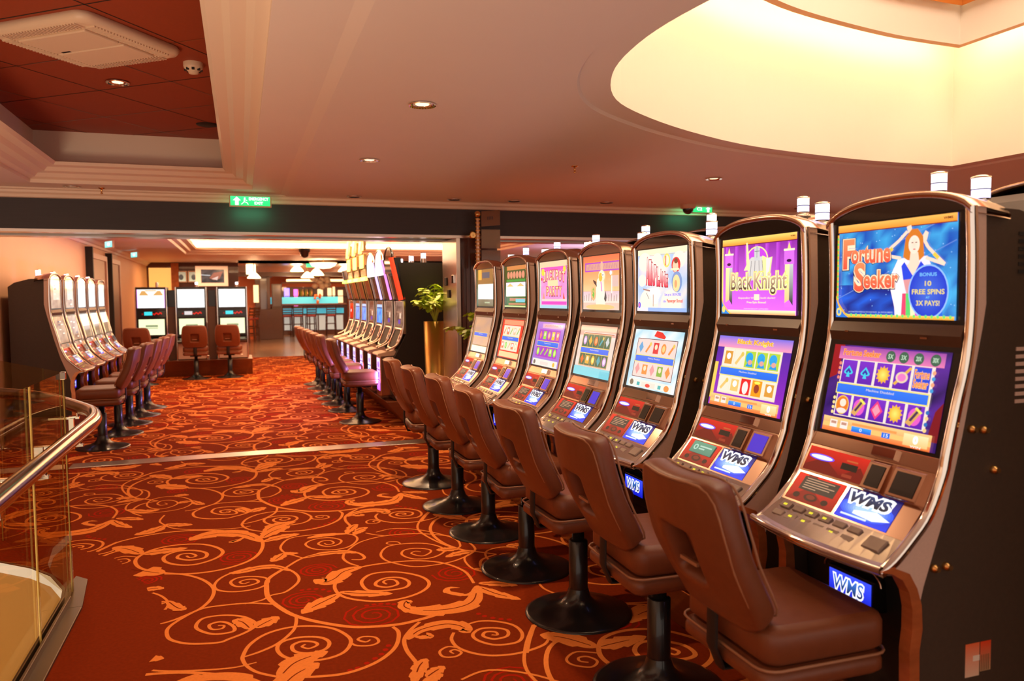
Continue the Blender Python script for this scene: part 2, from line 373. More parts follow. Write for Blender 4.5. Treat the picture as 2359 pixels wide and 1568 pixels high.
CPOS = (-.20, .145, 1.785)
def make_curved():
    t = thing('slot_machine', 'slot machine', 'slot machine')
    # dark cabinet body
    b = MB(); pts = [(-.40,.30),(-.40,1.70),(-.34,1.745),(-.20,1.785)]+REAR
    core = [p for p in pts if p[1] > .93]+[(.05,.93),(.045,.30)]; core = [(-.40,.30)]+[p for p in core if p != (-.40,.30)]
    b.prism(core[::-1], -.265, .265, 'cab')
    for y0, y1 in ((-.272,-.258),(.258,.272)): b.prism(pts[::-1], y0, y1, 'cab')
    b.build('cabinet', t, .003)
    # taupe front shell seen as the strip behind the chrome rail
    front = [(x-.012, z) for x, z in RAIL[:-1]]+[(.262,.79),(.222,.765),(.19,.72),(.172,.663),(.172,.60),(.18,.54),(.165,.30)]
    shell = [(p[0], p[1]) for p in front]+REAR[::-1][0:]
    b = MB()
    for y0, y1 in ((-.282,-.262),(.262,.282)): b.prism(shell, y0, y1, 'cabgrey')
    b.build('side_shell', t, .002)
    # chrome side rails
    for s in (-1, 1):
        b = MB(); R = catmull(RAIL, 4); n = len(R); vs = []; fs = []
        for i, (x, z) in enumerate(R):
            x1, z1 = R[min(i+1, n-1)]; x0, z0 = R[max(i-1, 0)]; L = math.hypot(x1-x0, z1-z0) or 1; nx, nz = -(z1-z0)/L, (x1-x0)/L
            for (d, y) in ((-.022,.262),(-.004,.262),(.003,.268),(.004,.276),(-.003,.286),(-.022,.287)):
                vs.append((x+nx*d, s*y, z+nz*d))
        for i in range(n-1):
            for k in range(6):
                f = (i*6+k, i*6+(k+1) % 6, (i+1)*6+(k+1) % 6, (i+1)*6+k); fs.append(f if s > 0 else f[::-1])
        b.add(vs, fs, 'chrome', True); b.add(vs, [tuple(range(6)), tuple(range(n*6-6, n*6))], 'chrome')
        b.build('chrome_rail', t)
    # arched chrome top
    b = MB(); N = 24; ys = [-.286+.572*i/N for i in range(N+1)]; vs = []; fs = []
    for y in ys:
        z = archz(y, .2865)
        for (x, dz) in ((.004,-.020),(.005,-.004),(-.004,.001),(-.05,-.002),(-.15,-.020),(-.15,-.034),(-.02,-.020)):
            vs.append((x, y, z+dz))
    for i in range(N):
        for k in range(7): fs.append((i*7+k, (i+1)*7+k, (i+1)*7+(k+1) % 7, i*7+(k+1) % 7))
    b.add(vs, fs, 'bronze', True); b.build('arch_trim', t)
    # smoked glass under the arch
    b = MB(); top = [(y, archz(y, .2865)-.018) for y in ys[1:-1]]
    b.prism([(-.262,1.782)]+top+[(.262,1.782)], -.02, -.006, 'archglass', 'x'); b.build('arch_glass', t)
    # door faces
    b = MB()
    strip(b, FA, FB, -.262, .262, 'bezel'); b.build('upper_bezel', t)
    b = MB(); mid = (lerp2(FB,FC,.5)[0]+.012, lerp2(FB,FC,.5)[1])
    strip(b, FB, mid, -.262, .262, 'band'); strip(b, mid, FC, -.262, .262, 'band')
    b.box(.0105,.013,.13,.155,1.408,1.414,'bronze'); b.box(.0105,.013,-.18,-.165,1.418,1.423,'bronze'); b.build('belly_band', t)
    b = MB(); strip(b, FC, FD, -.262, .262, 'bezel'); b.build('lower_bezel', t)
    b = MB(); strip(b, FD, FE, -.262, .262, 'bronze', .03); strip(b, lerp2(FD,FE,.1), lerp2(FD,FE,.8), .02, .11, 'chrome', -.012)
    b.build('chrome_ledge', t, .002)
    # card reader / bill acceptor / ticket printer row
    b = MB(); strip(b, FE, FG, -.262, .262, 'bronze'); b.build('player_panel', t)
    pl = Art(1.9); r1 = rgb(150,8,6); pl.rect(0,0,1,1, rgb(105,6,5), rgb(210,22,12))
    pl.poly([(0,.2),(.3,.65),(.62,.1),(.9,.6),(1,.3),(1,0),(0,0)], rgb(110,6,4)); pl.ell(.25,.62,.22,.13, rgb(90,70,255)); pl.ell(.25,.62,.19,.09, rgb(245,235,255))
    pl.rect(.60,.38,.86,.64, rgb(12,8,8)); pl.rect(.66,.72,.84,.78, rgb(190,90,40)); pl.rect(.66,.10,.82,.22, rgb(150,50,30))
    pl.build('card_reader_panel', on_face(FE,FG,.08,.92,-.25,.02), t, 'art_soft')
    def hood(name, y0, y1, win):
        b = MB(); (xa,za),(xb,zb) = lerp2(FE,FG,.02), lerp2(FE,FG,.98)
        b.prism([(xa,za),(xa+.02,za-.002),(xb+.022,zb+.006),(xb-.02,zb-.02)], y0, y1, 'bronze')
        h = b.build(name, t, .004)
        c = on_face((xa+.02,za-.002),(xb+.022,zb+.006),.1,.88,y0+.012,y1-.012,.0015)
        w = MB(); w.add(c, [(0,1,2,3)], win); w.build('slot_window', h)
    hood('bill_acceptor', .035, .115, 'bezel'); hood('ticket_printer', .135, .245, 'bezel')
    # lower panel: red speaker panel with a small display, and the lit logo screen
    b = MB(); strip(b, FG, FH, -.262, .262, 'bronze'); b.build('lower_panel', t)
    rp = Art(1.4); rp.rect(0,0,1,1, rgb(140,8,6), rgb(225,24,12)); rp.poly([(0,0),(.35,.5),(.2,1),(.4,1),(.55,.4),(.9,0)], rgb(130,6,4))
    rp.rect(.16,.42,.90,.92, rgb(52,44,38))
    for i, w in enumerate((.62,.50,.66,.58,.30)): rp.rect(.22,.84-.085*i,.22+w*.95,.87-.085*i, rgb(190,150,120))
    for u in (.2,.8): rp.ell(u,.2,.07,.1, rgb(40,10,8))
    rp.ell(.5,.22,.14,.13, rgb(60,18,12)); rp.ell(.5,.24,.09,.08, rgb(120,40,24))
    rp.build('speaker_panel', on_face(FG,FH,.06,.94,-.25,-.03), t, 'art_soft')
    wa = Art(1.3); art_wms(wa); wa.build('logo_screen', on_face(FG,FH,.05,.95,-.015,.195), t, 'art_soft')
    # button deck with a bowed front lip
    b = MB(); n = 14; vs = []; fs = []
    for i in range(n+1):
        y = -.27+.54*i/n; bow = .030*(1-(y/.27)**2)
        vs += [(FH[0]-.004,y,FH[1]+.002),(FI[0]+bow,y,FI[1]),(FI[0]+bow+.022,y,FI[1]-.006),(FI[0]+bow+.022,y,FI[1]-.03),(FH[0]-.02,y,FH[1]-.10)]
    for i in range(n):
        for k in range(5): fs.append((i*5+k, i*5+(k+1) % 5, (i+1)*5+(k+1) % 5, (i+1)*5+k))
    b.add(vs, fs, 'deck'); b.add(vs, [(0,1,2,3,4)[::-1], tuple(n*5+k for k in range(5))], 'deck')
    dk = b.build('button_deck', t)
    b = MB(); b.tube([(FI[0]+.024+.030*(1-(y/.285)**2), y, FI[1]-.012) for y in [-.285+.57*i/16 for i in range(17)]], .012, 'chrome', 10); b.build('deck_lip', t)
    ang = math.atan2(FH[1]-FI[1], FI[0]-FH[0])
    for r in range(2):
        for i in range(6):
            y = -.205+.062*i; f = .28+.42*r; cx, cz = lerp2(FH, FI, f)
            bb = MB(); bb.box(-.0115,.0115,-.024,.024,0,.009,'button')
            if (i+r) % 3 != 1 and i < 5: bb.box(-.004,.004,-.010,.006,.009,.0096,'yellow_lit')
            o = bb.build('button', t, .002, 1); o.location = (cx, y, cz); o.rotation_euler = (0, ang, 0)
    bb = MB(); bb.box(-.024,.024,-.034,.034,0,.010,'button'); o = bb.build('button', t, .003, 1)
    o.location = (*[lerp2(FH,FI,.5)[0]], .20, lerp2(FH,FI,.5)[1]); o.rotation_euler = (0, ang, 0)
    # below the deck
    b = MB(); b.prism([(.255,.78),(.215,.755),(.145,.73),(.10,.68),(.085,.50),(.12,.30),(-.02,.30),(-.02,.78)], -.25, .25, 'black_m'); b.build('belly_panel', t)
    for s in (-1, 1):
        b = MB(); y0, y1 = (s*.288, s*.250) if s < 0 else (s*.250, s*.288)
        b.prism([(.305,.782),(.262,.772),(.225,.750),(.200,.71),(.188,.66),(.188,.60),(.196,.54),(.190,.30),(.155,.30),(.160,.54),(.150,.60),(.155,.67),(.172,.72),(.20,.765),(.26,.79)], y0, y1, 'copper'); b.build('side_trim', t, .004)
    b = MB(); b.box(.08,.142,-.10,.10,.565,.665,'black'); ls = b.build('coin_sign', t, .004)
    a = Art(2.2); a.rect(0,0,1,1, rgb(15,20,190), rgb(60,80,255)); a.text('WMS', .08,.2,.85,.9, rgb(250,250,255), .09, .15); a.text('WMS', .11,.27,.82,.83, rgb(20,20,40), .01, .15, rgb(60,120,220))
    a.build('logo_sign', [(.1432,-.09,.572),(.1432,.09,.572),(.1432,.09,.655),(.1432,-.09,.655)], ls)
    b = MB(); b.tube([(.135, .12*math.cos(th), .655+.055*math.sin(th)) for th in [PI*i/14 for i in range(15)]], .005, 'bronze', 8); b.build('sign_arch', t)
    # candle on the top at the viewer's right
    b = MB(); b.lathe([(.022,-.09),(.022,.018),(.034,.020),(.031,.032),(.024,.038),(.028,.046)], 'chrome', (0,0,0)); cd = b.build('candle', t, loc=CPOS)
    b = MB(); b.lathe([(.026,0),(.026,.026)], 'lamp_b', (0,0,.046)); b.build('blue_lamp', cd)
    b = MB(); b.lathe([(.028,0),(.028,.003)], 'black', (0,0,.072)); b.lathe([(.026,.003),(.026,.034)], 'lamp_w', (0,0,.072)); b.build('white_lamp', cd)
    b = MB(); b.lathe([(.028,0),(.028,.006),(.016,.010)], 'chrome', (0,0,.106)); b.build('cap', cd)
    # side fittings on the right flank (seen on the end machine)
    for (x, z) in ((-.03,1.155),(-.075,1.15),(-.12,1.03),(.10,.765),(.055,.765)):
        b = MB(); b.lathe([(.012,0),(.012,.012),(.007,.016),(.007,.022)], 'brass', (x,.272,z), 12, 'y'); b.build('lock', t)
    for z0, n in ((1.60,6),(1.22,8)):
        b = MB()
        for i in range(n): b.box(-.32,-.20,.2722,.2745,z0+.022*i,z0+.011+.022*i,'black_m' if n == 6 else 'cabgrey')
        b.build('vent', t)
    return t
CURVED = make_curved()
# ------------------------------------------------------------------ screen artworks
WH = rgb(255,255,255); BK = rgb(10,8,10)
def sun(a, u, v, ru, rv, c1=None, c2=None):
    c1 = c1 or rgb(255,225,110)
    P = []
    for i in range(24):
        r = 1.0 if i % 2 == 0 else .72
        P.append((u+ru*r*math.cos(PI*i/12), v+rv*r*math.sin(PI*i/12)))
    a.poly(P, rgb(235,170,50)); a.ell(u, v, ru*.7, rv*.7, c1, 16, c2 or rgb(240,180,60))
def spade(a, u, v, s, c1, c2):
    for k, c in ((1.0, c1), (.62, c2)):
        h = s*k
        a.ell(u-.42*h, v-.12*h*1.4, .5*h, .5*h, c, 14); a.ell(u+.42*h, v-.12*h*1.4, .5*h, .5*h, c, 14)
        a.poly([(u-.88*h, v+.0*h), (u+.88*h, v+.0*h), (u, v+1.5*h)], c)
    a.poly([(u-.1*s, v), (u+.1*s, v), (u+.38*s, v-1.4*s), (u-.38*s, v-1.4*s)], c1)
def lady(a, x, y, s):
    # a robed woman with raised arms
    P = lambda L: [(x+p*s, y+q*s) for p, q in L]
    skin = rgb(255,214,190); robe = rgb(248,228,238); hair = rgb(214,120,40)
    a.poly(P([(-.50,-.02),(-.30,.62),(.42,.66),(.62,.05),(.50,-1.36),(-.42,-1.36)]), robe)
    a.poly(P([(-.62,-.1),(-.36,.6),(-.12,.6),(-.2,-.3),(-.28,-1.3),(-.42,-1.1)]), rgb(255,240,246))
    a.line(P([(-.28,.62),(-.78,.78),(-.34,1.22),(-.12,1.5)]), .055*s, skin); a.line(P([(.38,.60),(.86,.36),(.44,.92),(.30,1.24)]), .055*s, skin)
    a.line(P([(-.62,.86),(-.52,.98)]), .062*s, rgb(250,200,70)); a.line(P([(.70,.56),(.58,.72)]), .060*s, rgb(250,200,70))
    a.poly(P([(-.10,1.44),(-.14,1.66),(-.02,1.70),(.02,1.48)]), skin); a.poly(P([(.24,1.2),(.36,1.48),(.44,1.40),(.40,1.16)]), skin)
    a.poly(P([(-.22,.66),(-.16,1.30),(.0,1.56),(.16,1.56),(.30,1.3),(.34,.66),(.2,.5),(-.1,.55)]), hair)
    a.poly(P([(-.05,.45),(-.02,.80),(.18,.80),(.22,.45),(.34,.30),(.1,-.1),(-.18,.30)]), skin)
    a.ell(x+.07*s, y+1.05*s, .15*s, .30*s, skin, 18, rgb(255,226,206))
    a.rect(x+.00*s, y+1.10*s, x+.05*s, y+1.13*s, rgb(90,70,60)); a.rect(x+.10*s, y+1.10*s, x+.15*s, y+1.13*s, rgb(90,70,60)); a.rect(x+.05*s, y+.88*s, x+.11*s, y+.91*s, rgb(220,60,60))
    a.poly(P([(-.26,.36),(-.18,.5),(.06,.02),(.26,.50),(.36,.34),(.26,-.05),(-.2,-.1)]), rgb(40,70,220))
    a.poly(P([(-.2,-.1),(.26,-.05),(.30,-.55),(-.1,-.60)]), rgb(222,150,150))
    for i, c in enumerate((rgb(235,70,110),rgb(90,210,110),rgb(240,230,190),rgb(225,60,190),rgb(250,210,120),rgb(120,90,220))):
        a.poly(P([(-.22+.1*i,-.55),(-.12+.1*i,-.55),(-.10+.13*i,-1.38),(-.24+.13*i,-1.38)]), c)
def knight(a, x, y, s):
    P = lambda L: [(x+p*s, y+q*s) for p, q in L]
    a.ell(x, y+.35*s, .62*s, .72*s, rgb(250,235,150), 24); a.ell(x, y+.35*s, .56*s, .65*s, rgb(205,70,225), 24)
    a.poly(P([(-.5,.3),(-.3,.5),(.3,.5),(.55,.35),(.5,-.75),(-.55,-.75)]), rgb(215,210,205))
    a.poly(P([(-.14,.3),(-.16,.95),(0,1.1),(.16,.95),(.16,.3)]), rgb(205,205,205)); a.line(P([(0,.45),(0,1.05)]), .012*s, rgb(90,90,90)); a.line(P([(-.14,.8),(.15,.8)]), .012*s, rgb(70,70,70))
    a.poly(P([(-.62,1.3),(-.54,1.3),(-.42,.2),(-.4,-.2),(-.75,-.2),(-.6,.1)]), rgb(250,238,170))
    a.poly(P([(.30,.55),(.6,.4),(.85,.45),(.75,-.35),(.5,-.8),(.32,-.3)]), rgb(252,240,160)); a.poly(P([(.52,.4),(.78,.38),(.66,-.4),(.52,-.6)]), rgb(235,225,225))
    for q in (-.3,-.1,.12,.3): a.line(P([(q,.3),(q*1.3,-.7)]), .018*s, rgb(120,115,120))
def banner(a, text_c=None):
    a.rect(.10, .44, .90, .565, rgb(240,220,90)); a.rect(.108, .452, .892, .553, rgb(40,105,225), rgb(48,118,232))
    a.text('Machine Disabled', .38, .505, .62, .53, rgb(235,220,200))
def orange_foot(a):
    a.rect(.03,.0,.97,.165, rgb(235,110,50), rgb(255,200,130)); a.rect(.03,.05,.97,.10, rgb(255,190,110))
    for u in (.10,.20): a.rect(u,.05,u+.07,.135, rgb(250,225,215)); a.rect(u+.01,.09,u+.06,.12, rgb(190,140,120))
    a.rect(.31,.11,.70,.135, rgb(240,150,80)); a.rect(.31,.04,.49,.10, rgb(30,90,210), rgb(60,160,240)); a.text('0',.385,.055,.405,.09,WH)
    a.rect(.58,.045,.65,.10, rgb(40,110,220)); a.text('15',.60,.055,.635,.09,WH)
    a.rect(.76,.02,.95,.14, rgb(255,190,120), rgb(255,225,170)); a.text('0',.835,.045,.875,.13,WH,.06); a.text('WIN',.82,.008,.90,.03,WH)

def top_fortune():
    a = Art(1.45); a.noise(0,0,1,1,16,11, rgb(14,45,170), rgb(70,175,230), 3); a.noise(.0,.0,.9,.35,9,5, rgb(8,12,110), rgb(30,100,225), 5)
    R = random.Random(2)
    for i in range(60): u, v = R.random(), R.random()*.9; a.rect(u, v, u+.006, v+.008, rgb(170,215,255))
    for p in (((.1,.55),(.9,.95)),((.0,.2),(.6,.55)),((.5,.45),(1,.75))): a.line(list(p), .004, rgb(110,140,210))
    a.rect(0,.92,1,1, rgb(245,140,40), rgb(255,185,90)); a.rect(0,.915,1,.925, rgb(110,30,40)); a.text('WMS',.90,.95,.97,.975, rgb(90,30,10),.03)
    lady(a, .66, .42, .30)
    g = rgb(255,226,190); d = rgb(20,25,70)
    for t, x0, y0, x1, y1 in (('F',.055,.52,.165,.845),('ortune',.135,.575,.49,.76),('S',.165,.275,.27,.59),('eeker',.255,.31,.56,.50)):
        a.text(t, x0-.012, y0-.018, x1+.012, y1+.012, d, .12); a.text(t, x0-.006, y0-.008, x1+.006, y1+.008, g, .09); a.text(t, x0, y0, x1, y1, rgb(240,80,60), .03, 0, rgb(250,140,90))
    a.ell(.80,.27,.155,.265, rgb(150,190,250), 30); a.ell(.80,.27,.145,.25, rgb(70,110,215), 30, rgb(30,60,200))
    for t, v, w, h, c in (('BONUS',.42,.13,.035,rgb(120,190,240)),('10',.325,.05,.05,rgb(235,210,110)),('FREE SPINS',.245,.25,.05,rgb(240,215,100)),('AT',.205,.03,.02,rgb(120,200,240)),('3X PAYS!',.135,.18,.05,rgb(240,215,100))):
        a.text(t, .80-w/2, v, .80+w/2, v+h, c, .02)
    a.text('MALFUNCTION VOIDS ALL PAYS AND PLAYS   ALL PAYS IN CREDITS', .12,.055,.52,.07, rgb(200,210,240))
    a.rect(0,0,1,.035, rgb(235,150,50), rgb(255,215,90)); a.rect(0,0,.018,.9, rgb(240,170,60))
    for i in range(20): a.ell(.10+.046*i, .028, .011, .018, rgb(120,220,110), 8)
    for i in range(13): a.ell(.012, .16+.058*i, .008, .016, rgb(110,215,90), 8)
    a.poly([(0,0),(0,.24),(.03,.15),(.09,.05),(.14,0)], rgb(255,180,60)); a.poly([(0,0),(0,.20),(.025,.12),(.08,.035),(.12,0)], rgb(40,120,215)); a.ell(.03,.06,.025,.045, rgb(250,215,90), 14); a.ell(.03,.06,.013,.025, rgb(60,140,220), 10)
    return a
def symbols_fortune(a):
    for i in range(5):
        for v0, v1 in ((.575,.83),(.20,.435)):
            u = .115+.157*i; a.rect(u-.006,v0-.004,u+.140,v1+.004, rgb(235,220,205)); a.rect(u,v0,u+.134,v1, rgb(95,30,165), rgb(120,45,190))
    for i in (0,1): spade(a, .18+.157*i, .70, .045, rgb(60,200,225), rgb(55,45,160))
    sun(a, .496, .705, .062, .10); sun(a, .653, .315, .062, .10)
    a.line([(.60,.62),(.72,.81)], .014, rgb(225,170,70)); a.ell(.655,.70,.05,.06, rgb(225,200,170)); a.ell(.655,.70,.034,.042, rgb(240,120,190))
    a.rect(.745,.585,.876,.82, rgb(35,70,205)); a.otext('Fortune',.752,.71,.870,.80, rgb(245,130,60), rgb(255,205,130)); a.otext('Seeker',.752,.61,.870,.70, rgb(245,130,60), rgb(255,205,130))
    a.ell(.18,.315,.062,.108, rgb(235,190,80)); a.ell(.18,.315,.055,.095, rgb(225,120,40)); a.ell(.185,.34,.03,.045, rgb(255,220,200)); a.ell(.18,.25,.045,.03, rgb(250,215,205))
    for u in (.338,.81): a.ell(u,.315,.05,.09, rgb(225,90,190)); a.line([(u-.045,.23),(u+.03,.39)], .03, rgb(215,160,90)); a.line([(u-.03,.27),(u+.04,.42)], .012, rgb(70,50,80)); a.line([(u+.0,.41),(u+.05,.36)], .012, rgb(240,225,90))
    a.poly([(.443,.315),(.496,.42),(.550,.315),(.496,.215)], rgb(235,60,120)); a.poly([(.46,.315),(.496,.385),(.532,.315),(.496,.25)], rgb(250,150,170))
    for i in range(4): a.ell(.098,.62+.055*i,.013,.02, rgb(240,130,110), 10); a.ell(.098,.22+.055*i,.013,.02, rgb(245,215,140), 10)
    for i in range(4): a.ell(.905,.60+.06*i,.014,.022, (rgb(60,150,210),rgb(245,160,120))[i % 2], 10); a.ell(.905,.20+.06*i,.014,.022, (rgb(245,200,130),rgb(40,110,180))[i % 2], 10)
def bot_fortune():
    a = Art(1.2); a.noise(0,0,1,1,9,8, rgb(14,10,60), rgb(90,40,150), 4); a.poly([(0,.6),(.07,.65),(.1,1),(.0,1)], rgb(150,20,30)); a.poly([(.92,.1),(1,.1),(1,.5),(.95,.4)], rgb(120,20,30))
    a.rect(.06,.84,.96,.985, rgb(225,120,170), rgb(150,70,160)); a.otext('Fortune Seeker',.10,.885,.44,.955, rgb(240,110,60), rgb(250,190,90))
    for u, t in ((.53,'5X'),(.64,'3X'),(.76,'20X'),(.89,'30X')): a.ell(u,.91,.04,.062, rgb(60,95,75)); a.text(t,u-.022,.885,u+.022,.935, rgb(190,220,190),.02)
    a.rect(.105,.19,.90,.84, rgb(240,215,205)); symbols_fortune(a); banner(a); orange_foot(a); return a
def top_knight():
    a = Art(1.4); a.rect(0,0,1,1, rgb(235,110,255), rgb(135,30,150)); 
    for i in range(7): a.hgrad(.05+.14*i,.35,.10+.14*i,.90, rgb(205,80,225), rgb(160,45,180))
    a.rect(0,.915,1,1, rgb(245,150,50), rgb(255,215,110)); a.rect(0,.905,1,.915, rgb(110,10,60)); a.text('WMS',.92,.95,.98,.97, rgb(140,70,20),.03)
    for u in (.05,.86):
        a.rect(u,.15,u+.06,.62, rgb(255,200,140), rgb(255,250,170)); a.rect(u+.055,.12,u+.10,.62, rgb(15,12,20), rgb(205,205,205))
        a.rect(u-.01,.62,u+.11,.79, rgb(220,110,230)); a.rect(u-.015,.785,u+.115,.81, rgb(255,240,200)); a.ell(u+.05,.665,.03,.02, rgb(50,10,60), 10); a.poly([(u+.03,.81),(u+.07,.81),(u+.05,.89)], rgb(250,220,130))
        a.poly([(u,.15),(u+.055,.19),(u+.10,.12),(u+.10,.10),(u,.10)], rgb(235,110,255))
    knight(a, .50, .62, .24)
    for t, x0, y0, x1, y1 in (('Black',.14,.32,.44,.54),('Knight',.47,.26,.89,.54)):
        a.text(t,x0-.012,y0-.016,x1+.012,y1+.016, rgb(250,225,110), .10); a.text(t,x0-.004,y0-.004,x1+.004,y1+.004, rgb(255,245,190), .06); a.text(t,x0,y0,x1,y1, rgb(60,30,30), .01, 0, rgb(225,185,150))
    a.text('Expanding Wild in both during',.25,.195,.75,.225, rgb(255,225,180),.02); a.rect(.47,.185,.54,.26, rgb(235,235,200)); a.text('Free Spin Bonus!',.37,.135,.63,.17, rgb(255,230,170),.03)
    a.text('MALFUNCTION VOIDS ALL PAYS   ALL PAYS IN CREDITS',.33,.065,.66,.08, rgb(230,220,230))
    a.rect(.1,.0,1,.055, rgb(255,170,110), rgb(255,250,200)); a.rect(0,.1,.02,.9, rgb(255,225,120))
    a.poly([(0,0),(0,.22),(.03,.13),(.09,.05),(.15,0)], rgb(255,190,70)); a.poly([(0,0),(0,.18),(.025,.11),(.08,.035),(.12,0)], rgb(40,140,220)); a.ell(.03,.06,.025,.045, rgb(240,215,120), 14)
    return a
def reels(a, bg1, bg2, cells, frame=None, seed=0):
    a.rect(.10,.19,.90,.84, frame or bg1); R = random.Random(seed)
    for v0, v1 in ((.575,.82),(.21,.435)):
        for i in range(5):
            u = .115+.157*i; a.rect(u,v0,u+.148,v1, bg2); c = cells[R.randrange(len(cells))]; k = R.randrange(4); m = (u+.074,(v0+v1)/2)
            if k == 0: a.ell(m[0],m[1],.05,.09,c,14); a.ell(m[0],m[1],.03,.055,tuple(min(1,x*1.8+.1) for x in c[:3]),12)
            elif k == 1: a.rect(u+.02,v0+.03,u+.128,v1-.03,c); a.ell(m[0],m[1]+.02,.03,.045,WH if seed%2 else rgb(255,215,180),12)
            elif k == 2: a.poly([(m[0],m[1]-.1),(m[0]+.05,m[1]),(m[0],m[1]+.1),(m[0]-.05,m[1])],c)
            else: a.line([(u+.03,v0+.04),(u+.12,v1-.04)],.02,c); a.ell(u+.11,v1-.06,.022,.035,rgb(220,190,90),10)
def bot_knight():
    a = Art(1.2); a.rect(0,0,1,1, rgb(150,40,190), rgb(60,40,150)); a.rect(.0,.84,1,1, rgb(240,150,180), rgb(120,110,220)); a.rect(0,.1,.05,.62, rgb(235,200,90))
    a.otext('Black Knight',.28,.885,.76,.965, rgb(240,160,40), rgb(250,225,100)); reels(a, rgb(250,215,190), rgb(253,224,202), [rgb(215,150,60),rgb(230,190,110)], seed=3)
    for i in (2,3,4): u = .115+.157*i; a.rect(u,.585,u+.14,.81, rgb(175,205,60)); a.ell(u+.06,.72,.05,.075, rgb(40,160,225),14); a.poly([(u+.02,.6),(u+.12,.6),(u+.08,.74)], rgb(40,150,220)); a.ell(u+.075,.66,.03,.035, rgb(220,160,150),10)
    a.rect(.435,.215,.565,.43, rgb(225,40,40)); a.ell(.50,.31,.04,.09, rgb(240,225,220),14); a.rect(.59,.215,.72,.43, rgb(240,150,30)); a.ell(.655,.32,.035,.06, rgb(150,60,40),14); a.ell(.655,.40,.04,.02, rgb(255,235,90),10)
    banner(a); orange_foot(a); return a
def top_airplane():
    a = Art(1.4); a.noise(0,0,1,1,7,6, rgb(150,190,235), rgb(253,232,215), 9); a.rect(0,.91,1,1, rgb(240,232,195)); a.rect(.03,.895,.97,.902, rgb(200,190,130))
    for u,v,r in ((.15,.8,.14),(.42,.82,.1),(.1,.5,.09),(.85,.8,.12),(.25,.15,.2),(.7,.12,.2)): a.ell(u,v,r,r*1.1, rgb(253,232,216),18)
    # fan shaped red lettering
    n = 8; word = 'AIRPLANE'
    a.poly([(.19,.40),(.25,.88),(.66,.52),(.62,.36),(.40,.50)], rgb(250,232,220))
    for i, ch in enumerate(word):
        x = .185+.058*i; top = .87-.042*i; bot = .43-.006*i
        a.text(ch, x-.006, bot-.012, x+.060, top+.014, rgb(150,25,45), .10); a.text(ch, x, bot, x+.054, top, rgb(235,40,75), .07, 0, rgb(250,200,200)); a.text(ch, x+.012, bot+.14, x+.044, top-.02, rgb(245,120,130), .0, 0, rgb(255,240,235))
    a.ell(.62,.80,.07,.11, rgb(250,215,110)); a.ell(.62,.80,.045,.08, rgb(252,232,205)); a.line([(.60,.72),(.60,.87)],.012, rgb(235,80,60))
    a.ell(.80,.72,.085,.12, rgb(222,40,50)); a.ell(.79,.70,.055,.09, rgb(245,200,170)); a.ell(.80,.78,.035,.04, rgb(110,70,50)); a.rect(.70,.64,.86,.67, rgb(255,245,190))
    a.ell(.82,.46,.10,.16, rgb(120,150,200)); a.ell(.81,.44,.07,.13, rgb(250,215,150)); a.ell(.80,.43,.025,.06, rgb(240,160,110))
    a.ell(.36,.31,.12,.07, rgb(253,250,245)); a.poly([(.28,.3),(.5,.28),(.42,.12),(.33,.12)], rgb(250,235,230)); a.line([(.35,.08),(.35,.27)],.012, rgb(200,170,150)); a.line([(.13,.36),(.28,.33)],.012, rgb(170,120,110)); a.line([(.2,.3),(.26,.2)],.006, rgb(120,110,110))
    a.text('Get up to 3 BONUSES',.58,.235,.90,.29, rgb(120,110,230),.03); a.text('in the',.55,.145,.61,.185, rgb(120,110,230),.03); a.text('Passenger Bonus!',.63,.13,.94,.20, rgb(240,90,70),.03)
    a.rect(.0,.0,1,.06, rgb(150,180,245)); a.rect(0,0,.24,.06, rgb(240,225,235)); a.ell(.05,.10,.03,.05, rgb(90,80,220)); a.ell(.045,.10,.018,.03, rgb(240,120,170)); return a
def bot_airplane():
    a = Art(1.2); a.noise(0,0,1,1,6,6, rgb(150,205,225), rgb(240,240,235), 8); a.poly([(.42,.90),(.46,.99),(.58,.97),(.66,.90),(.64,.86),(.50,.88)], rgb(225,55,45))
    a.rect(.09,.18,.91,.85, rgb(90,50,50)); reels(a, rgb(225,195,190), rgb(238,205,195), [rgb(230,140,70),rgb(90,160,205),rgb(120,170,70),rgb(215,60,60),rgb(240,150,150)], rgb(236,205,198), 4); banner(a)
    a.rect(.05,.02,.95,.14, rgb(225,225,215)); a.ell(.12,.08,.04,.05, rgb(120,110,90)); a.rect(.34,.03,.62,.11, rgb(240,215,200)); a.ell(.47,.06,.05,.03, rgb(225,70,60)); a.rect(.24,.04,.30,.10, rgb(50,170,170)); a.rect(.68,.04,.74,.10, rgb(50,170,170)); a.ell(.85,.07,.05,.05, rgb(230,140,70)); return a
